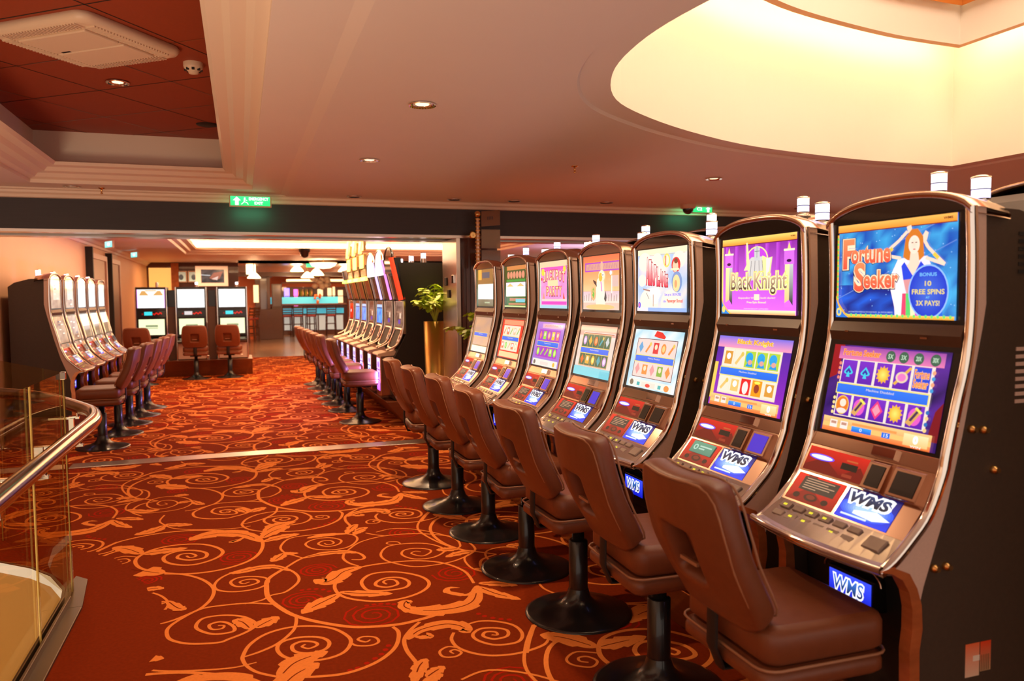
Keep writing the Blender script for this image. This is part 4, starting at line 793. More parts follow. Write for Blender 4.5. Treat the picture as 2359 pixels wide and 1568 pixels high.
# carpet strokes (floor coordinates of one pattern repeat)
STROKES=[('s',0.014,[(1.148,3.994),(1.15,4.188),(1.071,4.364),(0.938,4.458),(0.782,4.484),(0.609,4.465),(0.495,4.356),(0.438,4.245),(0.436,4.119),(0.484,4.015),(0.609,3.927),(0.741,3.919),(0.859,3.977),(0.921,4.08),(0.896,4.204),(0.785,4.316),(0.656,4.335),(0.583,4.246),(0.58,4.136),(0.609,4.08),(0.698,4.055),(0.789,4.066),(0.822,4.136),(0.792,4.214),(0.719,4.242),(0.661,4.207),(0.645,4.148),(0.694,4.102),(0.756,4.124),(0.755,4.19),(0.72,4.213),(0.69,4.187),(0.702,4.145)]),('s',0.019,[(0.205,4.618),(0.103,4.466),(0.086,4.322),(0.093,4.162),(0.15,3.995),(0.211,3.88),(0.307,3.77),(0.438,3.664),(0.543,3.625),(0.663,3.608),(0.769,3.626),(0.896,3.668),(1.018,3.716),(1.117,3.845)]),('s',0.014,[(0.205,4.618),(0.3,4.745),(0.429,4.799),(0.561,4.784),(0.631,4.722),(0.654,4.633),(0.628,4.598),(0.575,4.618)]),('l',0.05,[(0.3,4.745),(0.428,4.788),(0.56,4.772),(0.631,4.722)]),('l',0.1,[(1.156,3.954),(1.084,3.773),(0.997,3.708),(0.876,3.706),(0.766,3.748),(0.712,3.831)]),('l',0.03,[(1.12,3.896),(1.067,3.847),(1.014,3.884),(0.981,3.931),(1.006,3.975),(1.059,3.955)]),('l',0.05,[(0.761,3.75),(0.731,3.808),(0.749,3.866),(0.782,3.853)]),('l',0.055,[(1.172,3.985),(1.277,3.936),(1.358,3.878)]),('l',0.055,[(1.158,3.936),(1.215,3.808),(1.309,3.688)]),('l',0.1,[(0.616,4.473),(0.511,4.43),(0.448,4.335),(0.393,4.299),(0.335,4.359)]),('l',0.08,[(0.446,4.098),(0.366,4.026),(0.302,3.969),(0.24,3.899)]),('l',0.06,[(0.448,4.123),(0.579,4.048),(0.707,4.0)]),('s',0.012,[(0.211,3.88),(0.205,3.794),(0.183,3.704),(0.115,3.597),(0.038,3.538),(-0.035,3.506)]),('s',0.013,[(0.106,3.264),(0.024,3.337),(-0.017,3.407),(-0.035,3.471),(-0.035,3.523),(-0.005,3.629),(0.068,3.719),(0.176,3.755),(0.282,3.729),(0.372,3.66),(0.423,3.547),(0.419,3.471),(0.379,3.399),(0.31,3.366),(0.231,3.372),(0.184,3.395),(0.129,3.456),(0.108,3.537),(0.131,3.604),(0.21,3.626),(0.296,3.594),(0.332,3.529),(0.309,3.462),(0.237,3.446),(0.18,3.485),(0.174,3.55),(0.217,3.578),(0.267,3.553),(0.279,3.517),(0.241,3.493),(0.213,3.523),(0.23,3.542)]),('l',0.09,[(0.106,3.264),(0.163,3.363),(0.229,3.407),(0.317,3.435)]),('s',0.01,[(0.422,3.495),(0.442,3.45),(0.501,3.428),(0.542,3.451),(0.535,3.505),(0.485,3.53),(0.458,3.508),(0.487,3.471),(0.511,3.488)]),('s',0.014,[(0.632,3.591),(0.646,3.517),(0.61,3.387),(0.541,3.292),(0.456,3.232),(0.355,3.203),(0.238,3.22),(0.106,3.264)]),('s',0.014,[(0.763,3.599),(0.702,3.523),(0.656,3.434),(0.645,3.325),(0.656,3.226),(0.661,3.178)]),('l',0.05,[(0.639,3.098),(0.668,3.164),(0.71,3.217)]),('l',0.05,[(0.673,3.054),(0.716,3.091),(0.764,3.123)]),('l',0.07,[(0.671,3.428),(0.743,3.508),(0.862,3.533),(0.927,3.495),(0.949,3.431),(0.91,3.432)]),('l',0.03,[(0.704,3.455),(0.737,3.43),(0.775,3.429),(0.768,3.471)]),('s',0.012,[(0.953,3.485),(1.029,3.507),(1.108,3.477),(1.172,3.404),(1.178,3.305),(1.129,3.232),(1.03,3.237),(0.969,3.305),(0.961,3.373),(1.01,3.422),(1.075,3.412),(1.124,3.366),(1.104,3.306),(1.039,3.298),(1.003,3.344),(1.026,3.382),(1.067,3.367),(1.067,3.333),(1.042,3.343)]),('s',0.012,[(0.886,3.428),(0.857,3.359),(0.865,3.267),(0.922,3.185),(0.999,3.139),(1.108,3.128),(1.234,3.168),(1.289,3.25)]),('s',0.009,[(0.865,3.267),(0.824,3.295),(0.779,3.263),(0.781,3.208),(0.829,3.191),(0.865,3.219),(0.846,3.256),(0.822,3.247),(0.831,3.219)]),('s',0.011,[(0.578,4.801),(0.676,4.936),(0.838,5.005),(1.028,4.985),(1.167,4.905),(1.291,4.778),(1.322,4.589),(1.284,4.484),(1.146,4.379),(0.997,4.349),(0.897,4.366),(0.811,4.452),(0.759,4.548),(0.757,4.662),(0.821,4.781),(0.936,4.799),(1.061,4.751),(1.132,4.637),(1.117,4.548),(1.028,4.479),(0.925,4.496),(0.874,4.594),(0.904,4.676),(0.979,4.684),(1.049,4.633),(1.043,4.576),(0.982,4.53),(0.931,4.596),(0.961,4.631),(0.992,4.607)]),('s',0.012,[(0.55,4.753),(0.532,4.657),(0.554,4.56),(0.599,4.49)]),('s',0.008,[(0.906,4.798),(0.894,4.853),(0.845,4.871),(0.825,4.841),(0.862,4.802)]),('s',0.015,[(1.38,5.355),(1.243,5.251),(1.16,5.075),(1.14,4.889),(1.17,4.697),(1.243,4.547),(1.297,4.502),(1.408,4.402)]),('l',0.055,[(1.3,4.513),(1.208,4.502),(1.109,4.459)]),('s',0.012,[(1.408,4.402),(1.301,4.342),(1.259,4.228),(1.263,4.105),(1.339,3.979)]),('s',0.011,[(0.301,4.756),(0.257,4.818),(0.206,4.896),(0.191,5.022),(0.257,5.175),(0.407,5.197),(0.556,5.167),(0.647,5.105),(0.662,4.993),(0.594,4.868),(0.49,4.84),(0.382,4.9),(0.341,5.014),(0.398,5.094),(0.495,5.097),(0.561,5.019),(0.537,4.939),(0.469,4.915),(0.418,4.985),(0.445,5.038),(0.496,5.031),(0.512,4.974),(0.473,4.951),(0.455,4.991)]),('l',0.06,[(0.206,4.884),(0.168,4.807),(0.125,4.745)]),('l',0.04,[(0.206,4.896),(0.239,4.86),(0.287,4.853)]),('l',0.045,[(0.629,5.139),(0.517,5.161),(0.418,5.153),(0.358,5.136)]),('l',0.045,[(0.614,5.145),(0.648,5.229),(0.702,5.28)]),('l',0.045,[(0.654,5.102),(0.692,5.156),(0.742,5.179)]),('s',0.01,[(0.733,5.113),(0.785,5.052),(0.845,5.002)]),('s',0.012,[(-0.026,4.131),(0.057,4.15),(0.107,4.202),(0.181,4.227),(0.252,4.351),(0.253,4.47),(0.201,4.595),(0.11,4.673),(0.01,4.678),(-0.076,4.647),(-0.152,4.563),(-0.18,4.457),(-0.154,4.372),(-0.068,4.321),(0.036,4.328),(0.094,4.391),(0.09,4.471),(0.027,4.525),(-0.056,4.537),(-0.097,4.483),(-0.074,4.407),(-0.019,4.386),(0.044,4.42),(0.033,4.473),(-0.012,4.49),(-0.05,4.465),(-0.031,4.429),(0.001,4.446)]),('l',0.055,[(0.225,4.543),(0.143,4.649),(0.043,4.666),(-0.056,4.629),(-0.108,4.638)]),('s',0.016,[(-0.925,5.237),(-0.849,5.391),(-0.762,5.514),(-0.554,5.6),(-0.329,5.585),(-0.135,5.496),(0.017,5.352),(0.082,5.19),(0.078,5.011),(0.032,4.86),(-0.057,4.758),(-0.188,4.7),(-0.348,4.709),(-0.482,4.79),(-0.587,4.894),(-0.634,5.022),(-0.627,5.135),(-0.551,5.252),(-0.421,5.291),(-0.276,5.249),(-0.179,5.135),(-0.149,5.024),(-0.194,4.923),(-0.292,4.859),(-0.386,4.883),(-0.465,4.969),(-0.481,5.079),(-0.418,5.152),(-0.327,5.141),(-0.247,5.062),(-0.25,4.968),(-0.33,4.952),(-0.402,5.014),(-0.393,5.081),(-0.338,5.084),(-0.3,5.022),(-0.333,4.999),(-0.356,5.044)]),('l',0.09,[(-0.618,5.179),(-0.709,5.312),(-0.804,5.387)]),('l',0.08,[(-0.611,5.177),(-0.517,5.189),(-0.359,5.203)]),('l',0.12,[(-0.46,4.757),(-0.583,4.854),(-0.71,4.958)]),('l',0.11,[(0.085,5.163),(-0.021,5.366),(-0.173,5.453),(-0.298,5.418),(-0.354,5.357)]),('l',0.03,[(-0.021,5.311),(-0.065,5.247),(-0.102,5.234),(-0.066,5.274)]),('l',0.09,[(0.083,5.244),(0.164,5.381),(0.27,5.458)]),('l',0.07,[(0.089,5.161),(0.203,5.225),(0.32,5.25)]),('s',0.009,[(-0.633,5.125),(-0.718,5.17),(-0.784,5.125),(-0.782,5.067),(-0.718,5.021),(-0.671,5.059),(-0.691,5.112),(-0.731,5.116),(-0.739,5.085),(-0.71,5.063)]),('s',0.014,[(-0.453,4.748),(-0.348,4.698),(-0.247,4.579),(-0.185,4.421),(-0.187,4.277),(-0.229,4.157),(-0.282,4.096),(-0.36,4.033),(-0.433,4.008)]),('s',0.013,[(0.12,4.068),(0.003,4.128),(-0.113,4.147),(-0.228,4.14),(-0.307,4.059),(-0.365,3.961),(-0.369,3.877),(-0.342,3.799),(-0.261,3.729),(-0.142,3.698),(-0.096,3.72),(-0.028,3.764),(0.016,3.818),(0.017,3.877),(-0.038,3.966),(-0.128,4.015),(-0.217,4.01),(-0.246,3.931),(-0.226,3.866),(-0.161,3.799),(-0.081,3.798),(-0.076,3.853),(-0.11,3.917),(-0.148,3.939),(-0.186,3.916),(-0.173,3.86),(-0.13,3.851),(-0.12,3.884),(-0.147,3.894)]),('l',0.06,[(-0.0,3.796),(-0.038,3.898),(-0.082,3.937)]),('l',0.07,[(0.021,3.802),(0.072,3.856),(0.13,3.903)]),('s',0.011,[(-0.796,7.619),(-0.91,7.413),(-0.979,7.205),(-0.949,6.974),(-0.858,6.731),(-0.731,6.602)]),('s',0.01,[(-0.758,6.613),(-0.842,6.531),(-0.858,6.39),(-0.829,6.29),(-0.728,6.182),(-0.565,6.17),(-0.445,6.229),(-0.394,6.375),(-0.447,6.53),(-0.559,6.634),(-0.679,6.602),(-0.719,6.483),(-0.696,6.345),(-0.613,6.259),(-0.534,6.3),(-0.499,6.397),(-0.549,6.5),(-0.619,6.512),(-0.646,6.436),(-0.615,6.368),(-0.574,6.389),(-0.595,6.434)]),('l',0.05,[(-0.542,6.639),(-0.489,6.647),(-0.435,6.626)]),('l',0.05,[(-0.402,6.435),(-0.348,6.319),(-0.304,6.276)]),('l',0.05,[(-0.405,6.417),(-0.457,6.41),(-0.497,6.377)]),('l',0.07,[(-0.842,6.33),(-0.725,6.232),(-0.612,6.241)]),('l',0.06,[(-0.828,6.699),(-0.899,6.715),(-0.969,6.727)]),('s',0.01,[(-0.564,6.067),(-0.582,5.911),(-0.533,5.783),(-0.471,5.685),(-0.329,5.6),(-0.098,5.54),(0.019,5.555)]),('l',0.08,[(-0.54,5.786),(-0.606,5.678),(-0.71,5.618)]),('l',0.06,[(-0.535,5.815),(-0.447,5.765),(-0.359,5.732)]),('s',0.01,[(-1.255,7.225),(-1.125,7.263),(-0.954,7.15),(-0.808,6.918),(-0.808,6.752),(-0.855,6.71)])]
REDS=[(0.368,4.505,0.11),(0.264,4.073,0.12),(0.57,3.76,0.15),(1.092,4.179,0.13),(-0.064,4.909,0.13),(-0.422,5.411,0.13),(-0.539,4.68,0.08),(0.983,5.03,0.12)]
DOTS=[(0.386,3.224),(0.419,3.234),(0.461,3.264),(0.501,3.295),(0.534,3.326),(0.558,3.363),(0.578,3.399),(1.055,3.593),(1.074,3.556),(1.105,3.522),(1.138,3.495),(1.173,3.475),(0.263,4.22),(0.299,4.22),(0.335,4.21),(0.37,4.188),(0.397,4.152),(0.555,3.89),(0.591,3.889),(0.626,3.886),(0.66,3.873),(0.687,3.857)]
# ------------------------------------------------------------------ measuring: a photo pixel at a known depth plane Y (metres)
def at(x, y, Y=None, X=None, Z=None):
    r = fw*1800 + rt*(x-1179.5) + up*(784-y)
    o = Vector((0,0,1.55))
    s = (Y/r.y) if Y is not None else (X/r.x) if X is not None else ((Z-1.55)/r.z)
    return o + r*s
YB = 8.19
# ------------------------------------------------------------------ floor with the scroll carpet
HOLE = [(-.90,-3),(-.90,3.9),(-.905,4.35),(-.95,4.68),(-1.06,4.94),(-1.20,5.13),(-1.45,5.36),(-1.9,5.62),(-2.6,5.85),(-6,6.1)]
fl = MB(); fl.box(-.90,9,-3,21.75,-.06,0,'carpet'); fl.box(-6,-.90,6.1,21.75,-.06,0,'carpet')
for p, q in zip(HOLE[1:], HOLE[2:]):
    fl.add([(p[0],p[1],0),(q[0],q[1],0),(q[0],6.1001,0),(p[0],6.1001,0)], [(0,3,2,1)], 'carpet')
def border(y):
    if y < 4.25: return -.42
    if y < 5.1: return -.42-(y-4.25)*.376
    if y < 6.6: return -.74-(y-5.1)*.85
    return -9
def ribbon(P, w, m, dx, dy, taper):
    n = len(P); vs = []; fs = []
    for i in range(n):
        x0, y0 = P[max(i-1,0)]; x1, y1 = P[min(i+1,n-1)]; L = math.hypot(x1-x0, y1-y0) or 1; nx, ny = -(y1-y0)/L, (x1-x0)/L
        q = i/(n-1)
        if taper: ww = w*.66*(.10+math.sin(PI*min(1, q*1.02))**.8*(1.08-.34*((q*3.6) % 1)))
        else: ww = w*(.62+.38*min(1, 6*(1-q), 3*q+.6))
        x, y = P[i]; vs += [(x+nx*ww+dx, y+ny*ww+dy), (x-nx*ww+dx, y-ny*ww+dy)]
    return vs, [(2*i, 2*i+1, 2*i+3, 2*i+2) for i in range(n-1)]
PX, PY = 2.055, 2.12
def inside(x, y): return x > border(y) and y < 21.74 and x < 5.5 and y > 1.2 and x > -2.4+0*y and not (y > 8.06 and y < 8.32)
SV = []; SF = {'carpet_line': [], 'carpet_red': [], 'carpet': []}
def emit(vs, fs, m, z):
    o = len(SV)
    keep = [f for f in fs if all(inside(vs[k][0], vs[k][1]) for k in f)]
    if not keep: return
    SV.extend((v[0], v[1], z) for v in vs); SF[m].extend(tuple(k+o for k in f) for f in keep)
lay = 0
CP = [(k, w, catmull(P, 5 if k == 's' else 12)) for k, w, P in STROKES]
CPL = [(k, w, P[::2]+([P[-1]] if (len(P)-1) % 2 else [])) for k, w, P in CP]
for i in range(-3, 4):
    for j in range(-2, 10):
        dx, dy = PX*i, PY*j
        if 3.4+dy > 23 or .3+dx < -5: continue
        for q, (k, w, P) in enumerate(CP if 4+dy < 9 else CPL):
            vs, fs = ribbon(P, w*(.70 if k == 's' else 1.0), 'carpet_line', dx, dy, k == 'l'); emit(vs, fs, 'carpet_line', .0006+.00001*q)
            if k == 'l' and w > .045 and 4+dy < 12:
                vs, fs = ribbon(P[len(P)//8:len(P)*3//4:2], .0032, 'carpet', dx, dy, False); emit(vs, fs, 'carpet', .0013)
        for q, (x, y, r) in enumerate(REDS):
            P = [(x+r*(1-.85*s/34)*math.cos(.55*s+q), y+r*(1-.85*s/34)*math.sin(.55*s+q)) for s in range(35)]
            vs, fs = ribbon(P, .006, 'carpet_red', dx, dy, False); emit(vs, fs, 'carpet_red', .0004)
        for x, y in DOTS:
            vs = [(x+dx+.014*math.cos(a), y+dy+.014*math.sin(a)) for a in (0,1.05,2.1,3.14,4.19,5.24)]; emit(vs, [(0,1,2,3,4,5)], 'carpet_red', .0005)
for m in ('carpet_line', 'carpet_red', 'carpet'):
    k = fl.mi(m); o = len(fl.v)
    fl.f += [tuple(a+o for a in f) for f in SF[m]]; fl.m += [k]*len(SF[m]); fl.sm += [False]*len(SF[m])
    if m == 'carpet_line': pass
    fl.v += SV
struct(fl.build('floor'))
b = MB(); b.box(-2.41,14,21.75,37.5,-.06,.0,'tile'); struct(b.build('floor'))
b = MB(); b.box(-1.55,9,YB-.11,YB+.11,.0,.006,'steel'); struct(b.build('trim_1', bevel=.002))
# well of the stairs: cream inner wall, lower deck and landing
b = MB(); n = len(HOLE); vs = [(x, y, -.06) for x, y in HOLE]+[(x+.0, y, -1.35) for x, y in HOLE]
b.add(vs, [(i, i+1, n+i+1, n+i) for i in range(n-1)], 'tan', True)
struct(b.build('wall_stairwell'))
b = MB(); b.box(-6,-.7,-3,6.3,-1.42,-1.35,'tan'); struct(b.build('floor_lower'))
b = MB(); ring_ = [(x, y) for x, y in HOLE[:-1]]; n = len(ring_)
b.add([(x,y,.004) for x, y in ring_]+[(x+.012,y+.012,.004) for x, y in ring_], [(i, n+i, n+i+1, i+1) for i in range(n-1)], 'shoe'); struct(b.build('trim_2'))

# ------------------------------------------------------------------ ceiling of the near room
ZC = 2.57
b = MB()
def quad(b, x0, x1, y0, y1, z, m): b.add([(x0,y0,z),(x0,y1,z),(x1,y1,z),(x1,y0,z)], [(0,1,2,3)], m)
TX0, TX1, TY0, TY1 = -1.69, .13, .2, 7.78
quad(b, -6, TX0, -3, YB, ZC, 'ceiling'); quad(b, TX0, TX1, TY1, YB, ZC, 'ceiling'); quad(b, TX0, TX1, -3, TY0, ZC, 'ceiling'); quad(b, TX1, .40, -3, YB, ZC, 'ceiling')
b.add([(.40,-3,ZC),(.40,YB,ZC),(.46,YB,ZC-.014),(.46,-3,ZC-.014)], [(0,1,2,3)], 'ceiling')
ZD = ZC-.014
OV = [(5.62,5.07),(4.9,5.045),(4.3,4.99),(3.37,4.79),(2.74,4.53),(2.18,4.20),(1.76,3.84),(1.50,3.37),(1.395,2.9),(1.40,2.45),(1.50,1.95),(1.76,1.45),(2.18,1.05),(2.74,.75),(3.37,.48),(4.3,.28),(4.9,.22),(5.66,.2)]
OVC = [(5.66,5.07)]+[p for p in catmull(OV, 5) if p[0] < 4.95]+[(5.70,.2)]
def offset(P, d):
    n = len(P); R = []
    for i in range(n):
        a, c, e = Vector(P[i-1]), Vector(P[i]), Vector(P[(i+1) % n])
        n1 = Vector((-(c-a).y, (c-a).x)).normalized(); n2 = Vector((-(e-c).y, (e-c).x)).normalized(); q = (n1+n2); k = q.length_squared/2
        R.append(tuple(c+q/max(k,.35)*d*1.0) if k > .2 else tuple(c+q*d))
    return R
def ring(b, P0, z0, P1, z1, m, smooth=False):
    n = len(P0); b.add([(x,y,z0) for x, y in P0]+[(x,y,z1) for x, y in P1], [(i, (i+1) % n, n+(i+1) % n, n+i) for i in range(n)], m, smooth)
RX0, RX1, RY0, RY1 = .46, 9, -3, YB; cx, cy = 4.2, 2.6
def toedge(x, y):
    dx, dy = x-cx, y-cy; s = min([t for t in ((RX0-cx)/dx if dx < 0 else 1e9, (RX1-cx)/dx if dx > 0 else 1e9, (RY0-cy)/dy if dy < 0 else 1e9, (RY1-cy)/dy if dy > 0 else 1e9)]); return (cx+dx*s, cy+dy*s)
E_ = [toedge(*p) for p in OVC]; nO = len(OVC)
for i in range(nO):
    j = (i+1) % nO; p, q = E_[i], E_[j]; mid = []
    if abs(p[0]-q[0]) > 1e-4 and abs(p[1]-q[1]) > 1e-4:
        mid = [min(((X,Y) for X in (RX0,RX1) for Y in (RY0,RY1)), key=lambda c: abs(math.atan2(c[1]-cy,c[0]-cx)-math.atan2((p[1]+q[1])/2-cy,(p[0]+q[0])/2-cx)))]
        c = mid[0]
        if not ((abs(c[0]-p[0]) < 1e-3 or abs(c[1]-p[1]) < 1e-3) and (abs(c[0]-q[0]) < 1e-3 or abs(c[1]-q[1]) < 1e-3)): mid = []
    pts = [OVC[i], p]+mid+[q, OVC[j]]
    b.add([(x,y,ZD) for x, y in pts], [tuple(range(len(pts)))], 'ceiling')
struct(b.build('ceiling'))
# lip, lit drum wall, fascia, cove and wooden inner lantern
L1, L2, L3 = offset(OVC, -.0), offset(OVC, .012), offset(OVC, .16)
def ringdir(P):  # make sure the offset went inwards
    return sum(abs(x-cx)+abs(y-cy) for x, y in P)
if ringdir(L3) > ringdir(OVC): L2, L3 = offset(OVC, -.012), offset(OVC, -.16); SG = -1
else: SG = 1
b = MB(); ring(b, OVC, ZD, L2, ZD+.016, 'ceiling'); ring(b, L2, ZD+.016, L3, ZD+.012, 'ceiling'); struct(b.build('trim_3'))
b = MB(); ring(b, L3, ZD+.012, L3, 3.82, 'white'); struct(b.build('wall_drum'))
F0, F1 = offset(OVC, SG*.44), offset(OVC, SG*.50)
b = MB(); ring(b, F0, 3.70, F0, 3.40, 'white'); ring(b, F0, 3.40, F1, 3.40, 'wood_o'); ring(b, F1, 3.40, F1, 3.70, 'white'); ring(b, F0, 3.70, F1, 3.70, 'white'); struct(b.build('trim_4'))
G0 = offset(OVC, SG*.56)
b = MB(); ring(b, G0, 3.66, G0, 4.5, 'wood_o'); b.add([(x,y,4.5) for x, y in G0], [tuple(range(len(G0)))], 'wood_o'); ring(b, L3, 3.82, G0, 3.74, 'white'); struct(b.build('ceiling_lantern'))
CV = offset(OVC, SG*.36)
b = MB(); b.tube([(x, y, 3.52) for x, y in CV], .022, 'cove', 6, True); tag(b.build('cove_tube'), 'hidden warm tube light glowing behind the fascia inside the oval ceiling opening', 'light')
# rust coloured tray ceiling and its stepped moulding
b = MB()
steps = [(0,ZC),(.0,ZC+.03),(.05,ZC+.045),(.08,ZC+.075),(.14,ZC+.085),(.17,ZC+.115),(.23,ZC+.125),(.25,ZC+.15),(.20,ZC+.16)]
for (d0,z0),(d1,z1) in zip(steps, steps[1:]):
    r0 = [(TX0+d0,TY0+d0),(TX1-d0,TY0+d0),(TX1-d0,TY1-d0),(TX0+d0,TY1-d0)]; r1 = [(TX0+d1,TY0+d1),(TX1-d1,TY0+d1),(TX1-d1,TY1-d1),(TX0+d1,TY1-d1)]
    ring(b, r0, z0, r1, z1, 'trim')
struct(b.build('trim_5'))
b = MB(); r0 = [(TX0+.06,TY0+.1),(TX1-.05,TY0+.1),(TX1-.05,TY1-.10),(TX0+.06,TY1-.10)]; ring(b, [(TX0+.2,TY0+.2),(TX1-.2,TY0+.2),(TX1-.2,TY1-.2),(TX0+.2,TY1-.2)], ZC+.16, r0, ZC+.16, 'trim'); ring(b, r0, ZC+.16, r0, 3.0, 'trim'); struct(b.build('wall_tray'))
b = MB(); quad(b, TX0-.1, TX1+.1, TY0, TY1, 3.0, 'redceil')
def seam(x0, y0, x1, y1, w, m):
    d = Vector((x1-x0, y1-y0)).normalized()*w; nx, ny = -d.y, d.x
    b.add([(x0+nx,y0+ny,2.9985),(x1+nx,y1+ny,2.9985),(x1-nx,y1-ny,2.9985),(x0-nx,y0-ny,2.9985)], [(0,1,2,3)], m)
A1 = Vector((.62,.78)); A2 = Vector((-.78,.62)); c0 = Vector((-.30,4.87))
for k in range(-5, 6):
    for A, Bv in ((A1, A2), (A2, A1)):
        P = c0+Bv*(.62*k); pts = [P+A*t*.02 for t in range(-300, 301) if TX0 < (P+A*t*.02).x < TX1 and TY0 < (P+A*t*.02).y < TY1]
        if len(pts) > 2: seam(pts[0].x, pts[0].y, pts[-1].x, pts[-1].y, .004, 'black_m' if (k+(A is A1)) % 2 else 'wood_d')
ceil_red = struct(b.build('ceiling_tray'))
# ------------------------------------------------------------------ beam between the rooms, jamb and partition
b = MB(); b.prism([(YB-.09,ZC+.02),(YB-.09,ZC-.012),(YB-.065,ZC-.02),(YB-.06,ZC-.04),(YB-.03,ZC-.055),(YB-.03,ZC-.08),(YB,ZC-.085),(YB,ZC+.02)], -6, 9, 'trim', 'x'); struct(b.build('trim_6'))
b = MB(); b.box(-6,9,YB,YB+.62,2.205,ZC+.03,'beam'); struct(b.build('wall_beam'))
b = MB(); b.box(-6,9,YB-.005,YB+.16,2.180,2.207,'steel'); b.box(-6,9,YB+.40,YB+.62,2.172,2.206,'steel'); b.box(-6,9,YB+.16,YB+.40,2.198,2.206,'black_m'); struct(b.build('trim_7'))
b = MB(); b.box(2.205,2.25,YB-.005,YB+.61,0,2.18,'steel'); struct(b.build('trim_8', bevel=.003))
jamb = b
b = MB(); b.box(2.25,2.69,YB+.06,YB+.60,0,2.205,'wood_d')
for i in range(8): b.box(2.28+.05*i,2.302+.05*i,YB+.045,YB+.061,0,1.95,'wood_d')
struct(b.build('wall_partition'))
b = MB(); b.box(2.215,2.69,YB-.002,YB+.0,2.2,2.49,'beam'); struct(b.build('trim_9'))
# ------------------------------------------------------------------ second room
b = MB(); UX0, UX1, UY0, UY1 = -1.15, 5.5, 9.3, 19.3
quad(b, -2.6, UX0, YB+.6, 24, ZC, 'ceiling'); quad(b, UX1, 14, YB+.4, 24, ZC, 'ceiling'); quad(b, UX0, UX1, UY1, 24, ZC, 'ceiling'); quad(b, UX0, UX1, YB+.4, UY0, ZC, 'ceiling'); struct(b.build('ceiling'))
b = MB(); st2 = [(0,ZC),(.02,ZC+.04),(.10,ZC+.05),(.12,ZC+.09),(.22,ZC+.10),(.24,ZC+.15)]
for (d0,z0),(d1,z1) in zip(st2, st2[1:]):
    ring(b, [(UX0+d0,UY0+d0),(UX1-d0,UY0+d0),(UX1-d0,UY1-d0),(UX0+d0,UY1-d0)], z0, [(UX0+d1,UY0+d1),(UX1-d1,UY0+d1),(UX1-d1,UY1-d1),(UX0+d1,UY1-d1)], z1, 'trim')
struct(b.build('trim_10'))
r = [(UX0+.02,UY0+.02),(UX1-.02,UY0+.02),(UX1-.02,UY1-.02),(UX0+.02,UY1-.02)]
b = MB(); ring(b, r, ZC+.14, r, 2.87, 'white'); ring(b, [(UX0+.24,UY0+.24),(UX1-.24,UY0+.24),(UX1-.24,UY1-.24),(UX0+.24,UY1-.24)], ZC+.15, r, ZC+.145, 'trim'); struct(b.build('wall_tray'))
b = MB(); quad(b, UX0-.1, UX1+.1, UY0-.1, UY1+.1, 2.87, 'wood_o'); struct(b.build('ceiling_tray'))
b = MB(); g = [(UX0+.12,UY0+.12),(UX1-.12,UY0+.12),(UX1-.12,UY1-.12),(UX0+.12,UY1-.12)]
b.tube([(x,y,ZC+.21) for x, y in g], .045, 'cove', 6, True); tag(b.build('cove_tube'), 'long bright tube light lining the recessed tray ceiling of the far gaming room', 'light')
b = MB(); b.box(-2.55,-2.41,YB+.62,23.5,0,ZC+.02,'wall'); struct(b.build('wall_left'))
b = MB(); b.prism([(-2.41,ZC),(-2.41,ZC-.10),(-2.385,ZC-.095),(-2.37,ZC-.06),(-2.34,ZC-.045),(-2.31,ZC-.01),(-2.29,ZC)], YB+.62, 23.5, 'trim', 'y'); struct(b.build('trim_11'))
for k, (y0, y1, nm) in enumerate(((14.85,16.3,'door_1'),(16.9,18.0,'door_2'))):
    b = MB(); b.box(-2.41,-2.375,y0,y1,0,2.27,'door'); d = struct(b.build(nm))
    b = MB(); b.box(-2.41,-2.35,y0-.22,y0,0,2.36,'cabgrey'); b.box(-2.41,-2.35,y1,y1+.10,0,2.36,'cabgrey'); b.box(-2.41,-2.35,y0,y1,2.27,2.36,'cabgrey'); b.build('door_frame', d)
    b = MB(); b.box(-2.41,-2.30,y0-.30,y0-.22,0,2.44,'black_m'); b.box(-2.376,-2.36,y0+.02,y0+.06,0,2.27,'black_m'); b.build('frame_edge', d)
# end wall pieces at Y 23.5
b = MB(); b.box(-2.55,-.05,23.5,23.7,0,ZC+.02,'wood_d'); struct(b.build('wall_far_left'))
b = MB(); b.box(-2.36,-1.80,23.47,23.5,1.5,2.42,'amber'); tag(b.build('glowing_wall_panel'), 'amber lit wall panel in the far left corner above the slot machines', 'wall panel')
b = MB(); b.box(-1.79,-1.60,23.35,23.5,0,2.55,'brick'); struct(b.build('wall_brick_pier'))
b = MB(); b.box(-.05,14,22,24.0,ZC,ZC+.04,'ceiling'); struct(b.build('ceiling'))
b = MB(); b.box(-.1,14,24.0,38,2.62,2.68,'bronze'); struct(b.build('ceiling'))
b = MB(); b.box(-.1,14,28.0,28.3,2.45,2.68,'wood_d'); struct(b.build('trim_12'))
b = MB(); b.box(-3,14,37.2,37.5,0,3,'orange'); struct(b.build('wall_back'))
b = MB(); b.box(13.9,14,8.5,38,0,3,'wall'); struct(b.build('wall_right'))
b = MB(); b.box(-3,-2.8,23.7,37.5,0,3,'orange'); struct(b.build('wall_left_bar'))
b = MB(); b.box(-6.1,-6,-3,YB+.4,-1.4,ZC+.02,'wall'); struct(b.build('wall_left_near'))
b = MB(); b.box(-6.1,-2.55,YB+.5,YB+.6,0,ZC+.02,'wall'); struct(b.build('wall_left_return'))
b = MB(); b.box(9,9.1,-3,YB+.4,0,ZC+.1,'wall'); struct(b.build('wall_right_near'))
